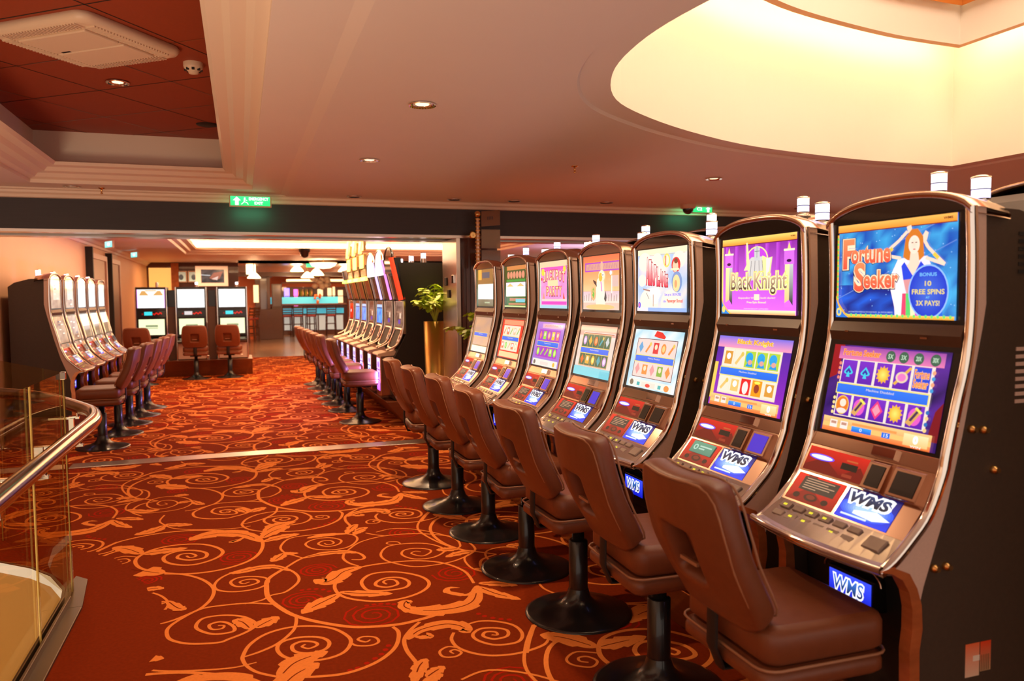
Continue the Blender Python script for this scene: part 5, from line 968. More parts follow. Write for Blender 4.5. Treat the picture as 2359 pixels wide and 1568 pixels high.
# ------------------------------------------------------------------ right row of curved machines
XR = 1.94
ROW = [(1.947, top_fortune, bot_fortune, 'nearest slot machine, blue starry screen with a robed woman and a crystal ball'),
       (2.635, top_knight, bot_knight, 'slot machine with a purple upper screen showing a grey armoured knight'),
       (3.39, top_airplane, bot_airplane, 'slot machine with fan shaped red letters over a pale cloudy sky screen'),
       (4.075, top_goose, bot_goose, 'slot machine with a white goose on a peach coloured upper screen'),
       (4.80, top_party, bot_party, 'slot machine with a pink upper screen and bubble lettering in two lines'),
       (5.56, top_green, bot_green, 'slot machine with a dark green upper screen and a red lower screen'),
       (6.33, top_white, bot_white, 'farthest slot machine of the near right row, with a white glare square on its screen')]
GR = 'curved slot machines on the right'
for i, (y, ta, ba, lb) in enumerate(ROW):
    if i == 0: t = CURVED; t.location = (XR, y, 0); t.rotation_euler = (0,0,PI); tag(t, lb, 'slot machine', GR); BASE = [c for c in t.children]; proto = t
    else: t = copy_tree(proto, (XR, y, 0), PI, lb, GR)
    if i == 0: continue
# screens are added after copying so every machine has its own
machines = [o for o in bpy.data.objects if o.get('group') == GR]
machines.sort(key=lambda o: o.location.y)
# back to back row, only its arches and candles show over the first row
backs = []
for i, y in enumerate((1.22, 1.95, 2.68, 3.41, 4.14, 4.87, 5.60, 6.33)):
    o = copy_tree(proto, (2.76, y, .10), 0, 'slot machine facing away behind the right row, '+('at the photo edge','candle behind the nearest arch','candle between the two nearest','candle by the red lettered one','candle by the goose one','candle by the pink one','candle by the green one','last one')[i], 'slot machines facing away behind the right row')
    o.name = 'slot_machine'; backs.append(o)
    for c in o.children:
        if c.name.startswith('candle'): c.location = (-.34,.26,1.77)
# left row
GL = 'curved slot machines along the left wall'
lefts = []
for i, (y, lb) in enumerate(((9.85,'nearest left wall slot machine, its dark side panel fully visible'),(10.58,'second slot machine along the left wall, with a brownish upper screen'),(11.35,'middle slot machine of the left wall row, glowing white and aqua'),(12.08,'fourth slot machine along the left wall, with a bright white upper screen'),(12.85,'farthest slot machine of the left wall row, beside the brown doors'))):
    o = copy_tree(proto, (-1.93, y, 0), 0, lb, GL); o.name = 'slot_machine'; lefts.append(o)
for t, (y, ta, ba, lb) in zip(machines, ROW): dress(t, ta(), ba())
a = Art(1.5); a.rect(0,0,1,1, rgb(70,130,110), rgb(85,150,125)); a.ell(.2,.5,.1,.25, rgb(170,210,195), 12); a.ell(.2,.5,.05,.15, rgb(80,140,118), 10); a.rect(.36,.58,.9,.70, rgb(170,205,190)); a.rect(.36,.36,.62,.48, rgb(170,205,190))
a.build('message_display', on_face(FG,FH,.10,.56,-.215,-.06,.0025), machines[1], 'art_soft')
for k, t in enumerate(lefts): dress(t, art_left(k, True), art_left(k, False))
for k, t in enumerate(backs): dress(t, art_left(k+5, True), art_left(k+7, False))
for i, t in enumerate(machines):
    if i in (1,3,4,5,6):
        for c in t.children:
            if c.name.startswith('ticket_printer'):
                for g in c.children: g.data = g.data.copy(); g.data.materials[0] = M['bluewin']
# plinths
def plinth(name, label, pts, a0, a1, axis='y'):
    b = MB(); b.prism(pts, a0, a1, 'wood_b', axis); o = b.build(name, bevel=.006); return tag(o, label, 'plinth')
plinth('machine_plinth', 'dark wooden plinth under the near right row of slot machines', [(1.80,.30),(1.90,0),(2.34,0),(2.34,.30)], 1.60, 6.72)
plinth('machine_plinth', 'higher dark plinth under the machines facing away behind the right row', [(2.36,.40),(2.36,0),(2.80,0),(2.90,.40)], .90, 6.72)
plinth('machine_plinth', 'dark wooden plinth under the tall slot machines of the middle row', [(1.62,.29),(1.86,0),(2.60,0),(2.60,.29)], 9.28, 14.95)
plinth('machine_plinth', 'dark wooden plinth under the left wall slot machines', [(-1.80,.30),(-1.90,0),(-2.40,0),(-2.40,.30)], 9.5, 13.2)
plinth('machine_plinth', 'brown box plinth under the three twin screen machines', [(16.86,.325),(17.0,0),(18.0,0),(18.0,.325)], -2.25, .19, 'x')
# middle row of tall machines
GM = 'tall slot machines in the middle'
for y, kind, c1, c2, scr, lb in ((9.69,'red',rgb(180,90,220),rgb(235,190,250),'dim','nearest tall slot machine with an orange red lit edge and dark arch'),
        (10.42,'pinkw',rgb(150,170,250),rgb(240,240,255),'dim','tall slot machine with a pink lit edge and white arch'),
        (11.15,'white',rgb(150,130,240),rgb(235,220,255),'blue','tall slot machine with a violet lit edge and white arch'),
        (11.88,'gold',rgb(110,120,220),rgb(200,210,255),'dim','nearest gold crowned slot machine, with a dim lower screen'),
        (12.62,'gold',rgb(110,120,220),rgb(200,210,255),'blue','middle one of the gold crowned slot machines, with a blue lower screen'),
        (13.36,'gold',rgb(110,120,220),rgb(200,210,255),'blue','farthest gold crowned slot machine, with a blue lower screen'),
        (14.10,'plain',rgb(110,120,220),rgb(200,210,255),'red','farthest tall slot machine, uncrowned, with a red lower screen')):
    t = make_tall(kind, c1, c2, scr); t.location = (1.86, y, 0); t.rotation_euler = (0,0,PI); tag(t, lb, None, GM)
    l = area('panel_light', (0,0,0), .2, 12, (.50,.32,1), (0,math.radians(-90),0), .4, math.radians(120)); l.parent = t; l.location = (.29,0,.60)
# three twin screen machines
for k, (x, lb) in enumerate(((-1.695,'left one of the three twin screen slot machines facing the aisle, pink edged screen'),(-.955,'middle one of the three twin screen slot machines facing the aisle'),(-.175,'right one of the three twin screen slot machines facing the aisle'))):
    t = make_twin(k); t.location = (x, 17.10, 0); t.rotation_euler = (0,0,-PI/2); tag(t, lb, None, 'twin screen slot machines on the brown plinth')
# ------------------------------------------------------------------ chairs
def put(x, y, rot, lb, gp, state=[True]):
    if state[0]: state[0] = False; o = CHAIR; o.location = (x, y, 0); o.rotation_euler = (0,0,rot); tag(o, lb, 'chair', gp); return o
    return copy_tree(CHAIR, (x, y, 0), rot, lb, gp)
G1 = 'brown chairs at the right row'
for x, y, lb in ((1.52,1.93,'nearest brown leather chair, its back large in the foreground'),(1.52,2.66,'brown leather chair at the purple knight machine, second from the camera'),
        (1.52,3.44,'brown leather chair at the red lettered machine'),(1.50,4.12,'brown leather chair at the goose machine'),(1.50,4.85,'brown leather chair at the pink screened machine'),
        (1.48,5.55,'brown leather chair at the machine with the green upper screen'),(1.48,6.32,'brown leather chair at the last machine of the right row')):
    put(x, y, math.radians(random.uniform(-3,3)), lb, G1)
G2 = 'brown chairs at the left wall machines'
for x, y, r, lb in ((-1.42,9.15,180,'nearest chair of the left row, seat seen from the side'),(-1.38,10.0,176,'second chair of the left row'),(-1.36,10.78,182,'third chair of the left row'),(-1.33,11.5,178,'fourth chair of the left row'),(-1.31,12.25,180,'farthest chair of the left row')):
    put(x, y, math.radians(r), lb+' at the left wall machines', G2)
G3 = 'brown chairs at the tall middle machines'
nm = ('nearest chair of the middle row, standing apart and lit violet','second chair of the middle row','third chair of the middle row','fourth chair of the middle row','fifth chair of the middle row','sixth chair of the middle row','farthest chair of the middle row')
for (x, y), lb in zip(((1.37,9.80),(1.345,10.88),(1.325,11.6),(1.32,12.25),(1.32,12.95),(1.29,13.7),(1.28,14.43)), nm): put(x, y, math.radians(random.uniform(-4,4)), lb+', at the tall machines', G3)
G4 = 'brown chairs at the twin screen machines'
for x, y, r, lb in ((-1.72,15.6,80,'left brown chair in front of the twin screen machines, partly hidden by the left row'),(-.86,16.4,90,'middle brown chair in front of the twin screen machines'),(-.24,16.5,84,'right brown chair in front of the twin screen machines')): put(x, y, math.radians(r), lb, G4)
# ------------------------------------------------------------------ ceiling fittings
DL = None
def downlight(x, y, z, lit, lb, pw=20):
    global DL
    t = thing('downlight', lb, 'ceiling light', (x, y, z), 0, 'recessed downlights in the near ceiling')
    b = MB(); b.lathe([(.052,-.001),(.075,-.004),(.072,-.010),(.050,-.002)], 'chrome', n=28, cap=False); b.lathe([(.050,-.002),(.036,.03)], 'chrome', n=28, cap=False); b.build('reflector_ring', t)
    b = MB(); b.lathe([(.0005,-.0030),(.036,-.0030)], 'down' if lit else 'greyglass', n=20, cap=False); b.build('lens', t)
    if lit and pw: l = area('downlight_lamp', (x, y, z-.02), .07, pw, WARM2, spread=math.radians(150)); l.parent = t; l.location = (0,0,-.02)
    return t
for x, y, z, lit, lb in ((.925,4.07,ZD,1,'bright downlight in the middle of the cream ceiling'),(.917,5.8,ZD,1,'smaller downlight with a violet rim farther along the cream ceiling'),
        (1.09,7.9,ZD,0,'downlight near the crown moulding right of the left exit sign'),(2.11,7.88,ZD,0,'tiny downlight at the crown moulding above the steel jamb'),(2.76,7.86,ZD,0,'tiny downlight at the crown moulding above the small signboard'),
        (3.78,7.75,ZD,0,'downlight near the moulding left of the dome camera'),(3.93,5.93,ZD,1,'amber downlight below the big oval opening'),(6.3,7.7,ZD,0,'downlight near the moulding at the far right'),(-1.4,7.95,ZC,0,'downlight at the far left below the tray moulding')): downlight(x, y, z, lit, lb)
downlight(-.734, 5.85, 2.9985, 1, 'small round downlight in the rust coloured tray ceiling', 8)['group'] = 'recessed downlights in the near ceiling'
for x, y, z, lb in ((2.49,5.66,ZD,'small brass sprinkler hanging from the cream ceiling'),(-1.17,8.0,ZC,'small brass sprinkler at the left beside the tray moulding')):
    b = MB(); b.lathe([(.028,0),(.026,-.006),(.008,-.012),(.007,-.045),(.014,-.05),(.004,-.056)][::-1], 'brass', (x,y,z), 12); tag(b.build('sprinkler'), lb, 'sprinkler')
downlight(2.02, 9.35, ZC, 1, 'added downlight brightening the gold planter just beyond the dark beam', 26)  # fixture and lamp added out of view to light the fern and jamb
# cassette air conditioner, smoke detector, round speaker
def acunit():
    t = thing('air_conditioner', 'square cream cassette air conditioner on the rust coloured ceiling', 'air conditioner', (-.76,4.93,3.0), math.radians(51.6))
    b = MB(); s = .345
    def rr(h, z, r=.07):
        P = []
        for cx, cy, a0 in ((h-r,h-r,0),(-h+r,h-r,PI/2),(-h+r,-h+r,PI),(h-r,-h+r,1.5*PI)):
            for i in range(7): a = a0+PI/2*i/6; P.append((cx+r*math.cos(a), cy+r*math.sin(a), z))
        return P
    rings = [rr(s,0),rr(s+.01,-.02),rr(s-.005,-.045),rr(s-.03,-.052)]; n = 28
    b.add([p for r_ in rings for p in r_], [(j*n+i, j*n+(i+1) % n, (j+1)*n+(i+1) % n, (j+1)*n+i)[::-1] for j in range(3) for i in range(n)], 'plastic', True)
    b.add(rings[-1], [tuple(range(n))[::-1]], 'plastic'); b.build('housing', t)
    b = MB(); b.box(-.235,-.015,-.235,.235,-.066,-.050,'plastic'); b.box(.015,.235,-.235,.235,-.066,-.050,'plastic'); g = b.build('intake_grille', t, .006)
    b = MB(); b.box(-.012,.012,-.235,.235,-.060,-.050,'plastic'); b.box(-.008,.008,.13,.19,-.062,-.059,'black_m'); b.build('centre_bar', t)
    for k in range(4):
        b = MB(); c, s_ = math.cos(PI/2*k), math.sin(PI/2*k)
        for i in range(26):
            q = -.25+.02*i; pts = [(.256,q),(.318,q),(.318,q+.009),(.256,q+.009)]; P = [(x*c-y*s_, x*s_+y*c) for x, y in pts]
            b.prism(P, -.060, -.050, 'plastic', 'z')
        b.build('air_vent', t)
acunit()
t = thing('smoke_detector', 'round cream smoke detector on the rust coloured ceiling', 'smoke detector', (-.236,5.26,3.0))
b = MB(); b.lathe([(.058,0),(.058,-.022),(.052,-.04),(.032,-.052),(.026,-.066),(.004,-.07)][::-1], 'plastic', n=28); b.build('housing', t)
b = MB()
for i in range(8): a = PI/4*i; b.box(.045*math.cos(a)-.008,.045*math.cos(a)+.008,.045*math.sin(a)-.008,.045*math.sin(a)+.008,-.05,-.038,'black_m')
b.build('sensor_slots', t)
b = MB(); b.lathe([(.002,-.006),(.085,-.006),(.09,0)], 'black_m', (-.222,7.05,2.999), 28); tag(b.build('ceiling_speaker'), 'flat dark round speaker grille at the end of the rust coloured ceiling', 'speaker')
# dome camera
t = thing('dome_camera', 'dark dome camera on the ceiling beside the right exit sign', 'camera', (4.80,7.75,ZD))
b = MB(); b.lathe([(.085,0),(.085,-.035),(.07,-.045)][::-1], 'plastic', n=24); b.build('housing', t)
b = MB(); b.lathe([(.062*math.cos(a), -.045-.062*math.sin(a)) for a in [PI/2*i/8 for i in range(9)]][::-1], 'smoke_glass', n=24); b.build('dome', t)
# exit signs
def exit_sign(x0, x1, y, z0, z1, lb, flip):
    t = thing('exit_sign', lb, 'exit sign', ((x0+x1)/2, y, z0)); w = (x1-x0)/2; h = z1-z0
    b = MB(); b.box(-w,w,-.012,.012,0,h,'plastic'); b.build('housing', t, .003)
    a = Art(4); a.rect(0,0,1,1, rgb(40,225,120), rgb(60,255,150))
    def man(u): a.ell(u,.80,.022,.09, WH, 10); a.line([(u-.01,.75),(u-.02,.42)], .05, WH); a.line([(u-.02,.42),(u+.05,.35),(u+.085,.12)], .04, WH); a.line([(u-.02,.42),(u-.05,.28),(u-.09,.14)], .04, WH); a.line([(u-.01,.65),(u+.06,.55)], .035, WH)
    def arrow(u): a.poly([(u-.10,.55),(u,.97),(u+.10,.55)], WH); a.rect(u-.045,.05,u+.045,.6, WH)
    if not flip: arrow(.16); man(.36); a.text('EMERGENCY', .46,.58,.96,.92, WH, .04); a.text('EXIT', .60,.14,.82,.46, WH, .04)
    else: man(.18); a.text('C2', .42,.30,.62,.80, WH, .04); arrow(.85)
    a.build('lit_face', [(-w+.012,-.0125,.012),(w-.012,-.0125,.012),(w-.012,-.0125,h-.005),(-w+.012,-.0125,h-.005)], t)
    l = area('sign_light', (0,-.03,.0), .3, .9, (.15,1,.45), (math.radians(60),0,0), .04); l.parent = t; l.location = (0,.0,-.01)
    return t
exit_sign(-.08,.305,7.95,2.425,2.530,'green lit EXIT sign with running figure hanging left of centre', False)
exit_sign(4.875,5.25,7.95,2.485,2.575,'green lit sign with arrow hanging beside the dome camera', True)
for k, (y, s) in enumerate(((14.6,1),(17.9,1))):
    t = thing('exit_sign', ('nearer','farther')[k]+' small green exit sign hanging by the left wall crown of the far room', 'exit sign', (-2.05,y,2.42))
    b = MB(); b.box(-.17,.17,-.015,.015,0,.12,'plastic'); b.build('housing', t, .003)
    a = Art(3); a.rect(0,0,1,1, rgb(120,235,225), rgb(190,250,240)); a.ell(.5,.5,.2,.3, WH); a.build('lit_face', [(-.16,-.0155,.01),(.16,-.0155,.01),(.16,-.0155,.11),(-.16,-.0155,.11)], t)
    t.rotation_euler = (0,0,math.radians(-62))
# ------------------------------------------------------------------ glass balustrade with rail
t = thing('glass_balustrade', 'frameless glass balustrade around the stairwell at the lower left', 'balustrade', (0,0,0))
def pane(p, q, z0, z1, nm='glass_panel', th=.009):
    d = Vector((q[0]-p[0], q[1]-p[1])).normalized(); n = Vector((-d.y, d.x))*th; b = MB()
    P = [(p[0]+n.x,p[1]+n.y),(q[0]+n.x,q[1]+n.y),(q[0]-n.x,q[1]-n.y),(p[0]-n.x,p[1]-n.y)]
    b.prism(P, z0, z1, 'glass', 'z'); o = b.build(nm, t)
    e = MB(); m_ = .001
    for c in (p, q): e.tube([(c[0],c[1],z0),(c[0],c[1],z1)], .0035, 'glassedge', 6)
    e.build('glass_edge', o)
CNR = (-.888,4.60)
pane((-.885,2.2),(-.885,3.895), -.02, 1.175); pane((-.885,3.905),CNR, -.02, 1.175)
E2 = (CNR[0]-.456*1.35, CNR[1]+.89*1.35); pane(CNR, E2, -.02, 1.175); E3 = (E2[0]-.8*1.3, E2[1]+.6*1.3); pane(E2, E3, -.02, 1.175)
b = MB(); b.box(-.898,-.80,2.0,4.36,-.01,.012,'shoe'); b.box(-.905,-.892,2.0,4.44,-.01,.045,'shoe'); b.box(-.878,-.862,2.0,4.44,-.01,.045,'shoe')
b.prism([(-.80,4.36),(-.845,4.78),(-.915,4.86),(-.93,4.70),(-.898,4.36)], -.01, .012, 'shoe', 'z'); b.build('floor_channel', t, .004)
b = MB(); b.box(CNR[0]-.013,CNR[0]+.013,CNR[1]-.016,CNR[1]+.016,1.14,1.18,'handrail'); b.build('corner_clamp', t, .003)
hr = [(-.735,2.2),(-.735,2.9),(-.735,3.6),(-.735,4.1),(-.735,4.42),(-.752,4.62),(-.80,4.84),(-.90,5.08),(-1.03,5.36),(-1.20,5.70),(-1.42,5.98),(-1.8,6.3)]
b = MB(); b.tube([(x,y,.93) for x, y in catmull(hr, 5)], .036, 'handrail', 16); b.build('handrail', t)
for y in (2.75,3.42,4.12):
    b = MB(); b.tube([(-.735,y,.905),(-.735,y,.875)], .008, 'chrome', 8); b.box(-.90,-.72,y-.012,y+.012,.862,.876,'chrome'); b.box(-.925,-.885,y-.02,y+.02,.72,.875,'chrome'); b.build('rail_bracket', t, .002)
b = MB(); b.tube([(-.93,5.16,.90),(-.93,5.16,.86)], .008, 'chrome', 8); b.box(-1.08,-.92,5.15,5.17,.855,.867,'chrome'); b.box(-.97,-.945,5.12,5.145,.74,.86,'chrome'); b.build('rail_bracket', t)
# ------------------------------------------------------------------ planters with ferns
def fern(x, y, h, r, n, lb, seed, plb):
    R = random.Random(seed)
    p = thing('planter', plb, 'planter', (x, y, 0)); b = MB(); b.lathe([(r*.82,0),(r,h),(r*.94,h),(r*.9,h-.04)], 'pot', n=32); b.build('pot', p)
    b = MB(); b.lathe([(.001,h-.05),(r*.92,h-.05)], 'black_m', n=20); b.build('soil', p)
    t = thing('potted_fern', lb, 'plant', (x, y, h-.05)); st = MB(); lf = MB()
    for i in range(n):
        a = 2*PI*i/n+R.uniform(-.3,.3); L = R.uniform(.36,.60); lean = R.uniform(.15,.70); P = []
        for k in range(9):
            q = k/8; P.append(Vector((math.cos(a)*lean*L*q**1.25*(.6 if math.cos(a) > 0 else 1.1), math.sin(a)*lean*L*q**1.25, L*(1.05*q-.75*lean*q**2.6))))
        st.tube(P, [.006*(1-.6*k/8) for k in range(9)], 'stem', 5)
        for k in range(5, 9):
            c = P[k]
            for s_ in (-1, 1, 0):
                if s_ == 0 and k < 7: continue
                for rep in range(2):
                    d = Vector((math.cos(a+s_*1.2+R.uniform(-.4,.4)), math.sin(a+s_*1.2+R.uniform(-.4,.4)), R.uniform(-.5,.25))).normalized()
                    w = d.cross(Vector((R.uniform(-.3,.3),R.uniform(-.3,.3),1))).normalized(); l = R.uniform(.06,.115); q = []
                    for (f, g) in ((0,0),(.2,.30),(.32,.16),(.5,.36),(.62,.18),(.8,.24),(1,0),(.8,-.24),(.62,-.18),(.5,-.36),(.32,-.16),(.2,-.30)):
                        q.append(tuple(c+d*l*f+w*l*g*1.1+Vector((0,0,-.25*l*f*f))))
                    lf.add(q, [tuple(range(len(q)))], 'leaf')
    st.build('stems', t); lf.build('leaves', t)
fern(2.17, 9.04, 1.26, .14, 16, 'leafy green fern arching out of the gold planter left of the steel jamb', 4, 'tall gold cylindrical planter left of the steel jamb')
fern(2.33, 7.62, .96, .11, 11, 'second green fern, partly hidden behind the farthest right machine', 9, 'shorter gold planter behind the farthest right machine')
# switches on the jamb
for z, y0, lb in ((1.72,8.62,'small black switch on the steel jamb'),(1.74,8.30,'small chrome switch on the steel jamb'),(1.58,8.50,'lower black plate on the steel jamb')):
    b = MB(); b.box(2.19,2.205,y0-.045,y0+.045,z-.045,z+.045,'chrome' if 'chrome' in lb else 'black_m'); tag(b.build('wall_switch', bevel=.003), lb, 'switch')
# hanging signboard on a ringed pole
t = thing('direction_sign', 'brass ringed pole with brown acrylic sign plates above the partition', 'sign', (2.40,8.02,1.86))
b = MB(); b.lathe([(.022,0),(.022,.52)], 'bronze', n=16)
for i in range(13): b.lathe([(.026,.02+.04*i),(.030,.028+.04*i),(.026,.036+.04*i)], 'brass', n=16)
b.build('pole', t)
b = MB(); b.lathe([(.034*math.sin(a), .56-.034*math.cos(a)) for a in [PI*i/10 for i in range(11)]], 'brass', n=16, cap=False); b.build('ball_finial', t)
b = MB(); b.lathe([(.03,-.0),(.045,.012),(.03,.024)], 'brass', (-.05,.0,.34), 20, 'y'); b.box(-.05,.0,-.006,.006,.33,.35,'brass'); b.box(-.06,-.045,-.006,.165,.33,.345,'brass'); b.build('bracket', t)
for k, (z0, z1, tilt) in enumerate(((.43,.59,.02),(.20,.40,.0),(.02,.18,.0))):
    b = MB(); b.prism([(.04,z0),(.25,z0+tilt),(.25,z1+tilt),(.04,z1)], -.006, .006, 'acrylic', 'y'); s_ = b.build('sign_plate', t, .002)
    if k == 0: a = Art(1.5); [a.rect(.30+.09*i,.42,.35+.09*i,.62, rgb(60,35,20)) for i in range(4)]; a.build('plate_marks', [(.05,-.0065,z0),(.24,-.0065,z0+tilt),(.24,-.0065,z1+tilt),(.05,-.0065,z1)], s_, 'print')
# label stickers on the nearest machine flank
b = MB(); a = Art(1.5); a.rect(0,0,.55,1, rgb(235,200,170), rgb(240,110,60)); a.rect(.58,.1,1,1.05, rgb(190,150,110), rgb(235,70,25)); a.rect(.3,.45,.56,.62, rgb(245,225,205)); [a.rect(.62+.07*i,.12,.65+.07*i,.6, rgb(120,90,60)) for i in range(5)]
a.build('sticker', [(-.03,.2725,.42),(-.13,.2725,.42),(-.13,.2725,.52),(-.03,.2725,.52)], proto, 'print')

for x, lb in ((-1.325,'dark grey divider column between the left and middle twin screen machines'),(-.565,'dark grey divider column between the middle and right twin screen machines')):
    b = MB(); b.box(x-.07,x+.07,17.12,17.5,.325,1.40,'cabgrey' if 0 else 'band'); b.box(x-.07,x+.07,17.18,17.5,1.40,1.74,'bezel'); tag(b.build('machine_divider', bevel=.004), lb, 'divider')
# ------------------------------------------------------------------ far room: picture, lamps, bar
t = thing('framed_picture', 'large picture with a wide white mount hanging behind the twin screen machines', 'picture', at(488,635,Y=22.6))
b = MB(); b.box(-.41,.41,-.02,.02,-.28,.26,'mount'); b.build('mount', t, .004)
b = MB(); b.box(-.30,-.296,-.002,.002,.26,2.57-t.location.z,'black_m'); b.box(.296,.30,-.002,.002,.26,2.57-t.location.z,'black_m'); b.build('hanging_wire', t)
a = Art(1.5); a.noise(0,0,1,1,7,5, rgb(28,26,30), rgb(95,80,75), 4); a.poly([(.35,.35),(.55,.75),(.95,.85),(.8,.3),(.55,.2)], rgb(165,95,75)); a.poly([(.45,.3),(.75,.5),(.7,.2)], rgb(225,190,175)); a.line([(0,.6),(.4,.55)],.03, rgb(190,190,190))
a.build('print', [(-.27,-.0205,-.19),(.31,-.0205,-.19),(.31,-.0205,.17),(-.27,-.0205,.17)], t)
for k, x in enumerate((417,446)):
    p = at(x, 637, Y=23.4); t = thing('framed_picture', ('small framed picture on the dark wall next to the brick pier','small framed picture half hidden beside the large white mount')[k], 'picture', (p.x, 23.46, p.z))
    b = MB(); b.box(-.15,.15,-.02,.02,-.16,.16,'trim'); b.build('frame', t, .005)
    a = Art(1); a.rect(0,0,1,1, rgb(205,190,150), rgb(160,140,110)); a.ell(.5,.45,.25,.3, rgb(80,70,60)); a.build('print', [(-.12,-.0205,-.13),(.12,-.0205,-.13),(.12,-.0205,.13),(-.12,-.0205,.13)], t)
LP = None
def pendant(px, py, Y, r, lb):
    global LP
    p = at(px, py, Y=Y)
    if LP is None:
        t = thing('pendant_lamp', lb, 'lamp', p, 0, 'bell shaped pendant lamps over the bar area')
        b = MB(); b.lathe([(.20,-.10),(.185,-.07),(.13,.0),(.07,.06),(.03,.09)], 'shade', n=20, cap=False); b.lathe([(.001,-.08),(.18,-.075)], 'shade', n=20, cap=False); b.build('shade', t)
        b = MB(); b.cyl((0,0,.09), .012, .30, 'brass'); b.build('rod', t); LP = t
    else: t = copy_tree(LP, p, 0, lb)
    t.scale = (r, r, r)
    l = bpy.data.lights.new('pendant_light', 'POINT'); l.energy = 75; l.color = WARM; l.shadow_soft_size = .15
    o = bpy.data.objects.new('pendant_light', l); COL.objects.link(o); o.location = (p.x, p.y, p.z-.28)
for px, py, Y, r, lb in ((585,633,25,1.0,'leftmost pendant lamp, above the right twin screen machine'),(684,617,27,1.1,'upper pendant lamp between the pier and the bowl chandelier'),(708,632,25.5,1.0,'lowest pendant lamp below the bowl chandelier'),(729,625,26,1.2,'pendant lamp right under the bowl chandelier'),(795,617,27,1.2,'pendant lamp beside the gold crowned machines')): pendant(px, py, Y, r, lb)
p = at(745, 609, Y=21.2); t = thing('bowl_chandelier', 'wide glowing bowl chandelier hanging in front of the mirrored bar ceiling', 'chandelier', p); t.scale = (.8,.8,.8)
b = MB(); b.lathe([(.03,-.14),(.22,-.12),(.38,-.04),(.44,.05),(.40,.05),(.0,.03)], 'shade', n=28, cap=False); b.build('bowl', t)
b = MB(); b.lathe([(.46,.05),(.47,.075),(.44,.08)], 'brass', n=28, cap=False); b.cyl((0,0,.05), .015, (2.57-p.z)/.8-.05, 'brass'); b.build('rim', t)
p = at(571, 577, Y=9.5)
for px, py, Y, w, lb in ((577,600,25.5,.12,'glass tube lamp cluster at the left of the mirrored ceiling'),):
    p = at(px, 592, Y=Y); b = MB(); b.cyl((p.x,p.y,2.30), .14, .30, 'shade'); b.cyl((p.x-.42,p.y,2.28), .05, .32, 'shade'); tag(b.build('ceiling_lamp', bevel=.01), lb, 'lamp')
b = MB(); p = at(717,610,Y=25.2); b.box(p.x-.15,p.x+.15,p.y-.02,p.y+.02,p.z-.07,p.z+.07,'greenled'); tag(b.build('exit_sign', bevel=.004), 'blurred green exit sign beside the bowl chandelier', 'exit sign')
# dark panelled pier with glass doors, wall lamp
b = MB(); x0, x1 = at(588,700,Y=31).x, at(622,700,Y=31).x
t = thing('bar_cabinet', 'dark wooden cabinet pier at the left end of the bar', 'cabinet', (0,0,0))
b.box(x0,x1+.45,31,31.7,0,1.15,'wood_d'); b.box(x0,x0+.20,31,31.6,1.15,2.5,'wood_d'); b.box(x1-.1,x1+.02,31,31.6,1.15,2.5,'wood_d'); b.box(x0,x1+.1,31,31.7,2.35,2.6,'wood_d'); b.build('carcass', t, .01)
b = MB(); b.box(x0+.2,x1-.1,31.3,31.35,1.15,2.35,'greyglass'); b.build('glass_door', t)
b = MB(); b.box(x1+.08,x1+.45,31.2,31.5,1.15,2.1,'wood_d'); b.box(x1+.12,x1+.40,31.18,31.2,1.25,2.05,'greyglass'); b.build('side_cabinet', t)
p = at(590,675,Y=30.5); b = MB(); b.box(p.x-.09,p.x+.09,30.6,30.8,p.z-.35,p.z+.30,'warmlit'); tag(b.build('wall_lamp', bevel=.01), 'tall glowing wall lamp on the dark cabinet pier', 'lamp')
b = MB(); xa = at(563,700,Y=31).x; b.box(xa-.8,x0,31.3,31.4,0,1.9,'orange'); struct(b.build('wall_orange'))
# bar counter
xb0, xb1 = at(612,720,Y=34).x, at(792,720,Y=34).x; Yc = 34
t = thing('bar_counter', 'long bar counter with a pale lit front and dark wooden top', 'bar counter', (0,0,0))
b = MB(); b.box(xb0,xb1,Yc,Yc+.6,0,.16,'wood_d'); b.box(xb0,xb1,Yc+.02,Yc+.6,.16,1.22,'wood_d'); b.build('body', t)
b = MB(); w = (xb1-xb0)/9
for i in range(9): b.box(xb0+w*i+.02,xb0+w*(i+1)-.04,Yc-.01,Yc+.03,.20,.82,'greybar')
b.build('lit_front', t)
b = MB(); b.box(xb0,xb1,Yc-.01,Yc+.03,.90,1.12,'cyan'); b.build('cyan_band', t)
b = MB(); b.box(xb0-.1,xb1+.1,Yc-.25,Yc+.7,1.24,1.32,'wood_d'); b.build('counter_top', t, .02)
b = MB(); b.box(xb0+.1,xb0+3.0,Yc+.25,Yc+.29,1.32,1.60,'cyan'); b.build('glass_screen', t)
# stools
def make_stool():
    t = thing('bar_stool', 'bar stool', 'bar stool')
    for sx in (-1,1):
        for sy in (-1,1): b = MB(); b.tube([(sx*.19,sy*.22,0),(sx*.17,sy*.18,.80)], .024, 'wood_d', 8); b.build('leg', t)
    b = MB(); b.box(-.20,.20,-.21,.21,.79,.86,'winered'); b.build('seat', t, .02)
    b = MB()
    for z in (.22,.48): b.box(-.18,.18,-.215,-.19,z,z+.03,'wood_d'); b.box(-.18,.18,.19,.215,z,z+.03,'wood_d'); b.box(-.19,-.17,-.2,.2,z+.05,z+.08,'wood_d'); b.box(.17,.19,-.2,.2,z+.05,z+.08,'wood_d')
    b.build('stretchers', t)
    b = MB(); b.tube([(-.18,-.20,.84),(-.19,-.26,1.25)], .02, 'wood_d', 8); b.tube([(.18,-.20,.84),(.19,-.26,1.25)], .02, 'wood_d', 8)
    for z in (.95,1.05,1.17): b.box(-.18,.18,-.255+.0,-.225,z,z+.05,'wood_d')
    b.build('backrest', t); return t
st0 = make_stool()
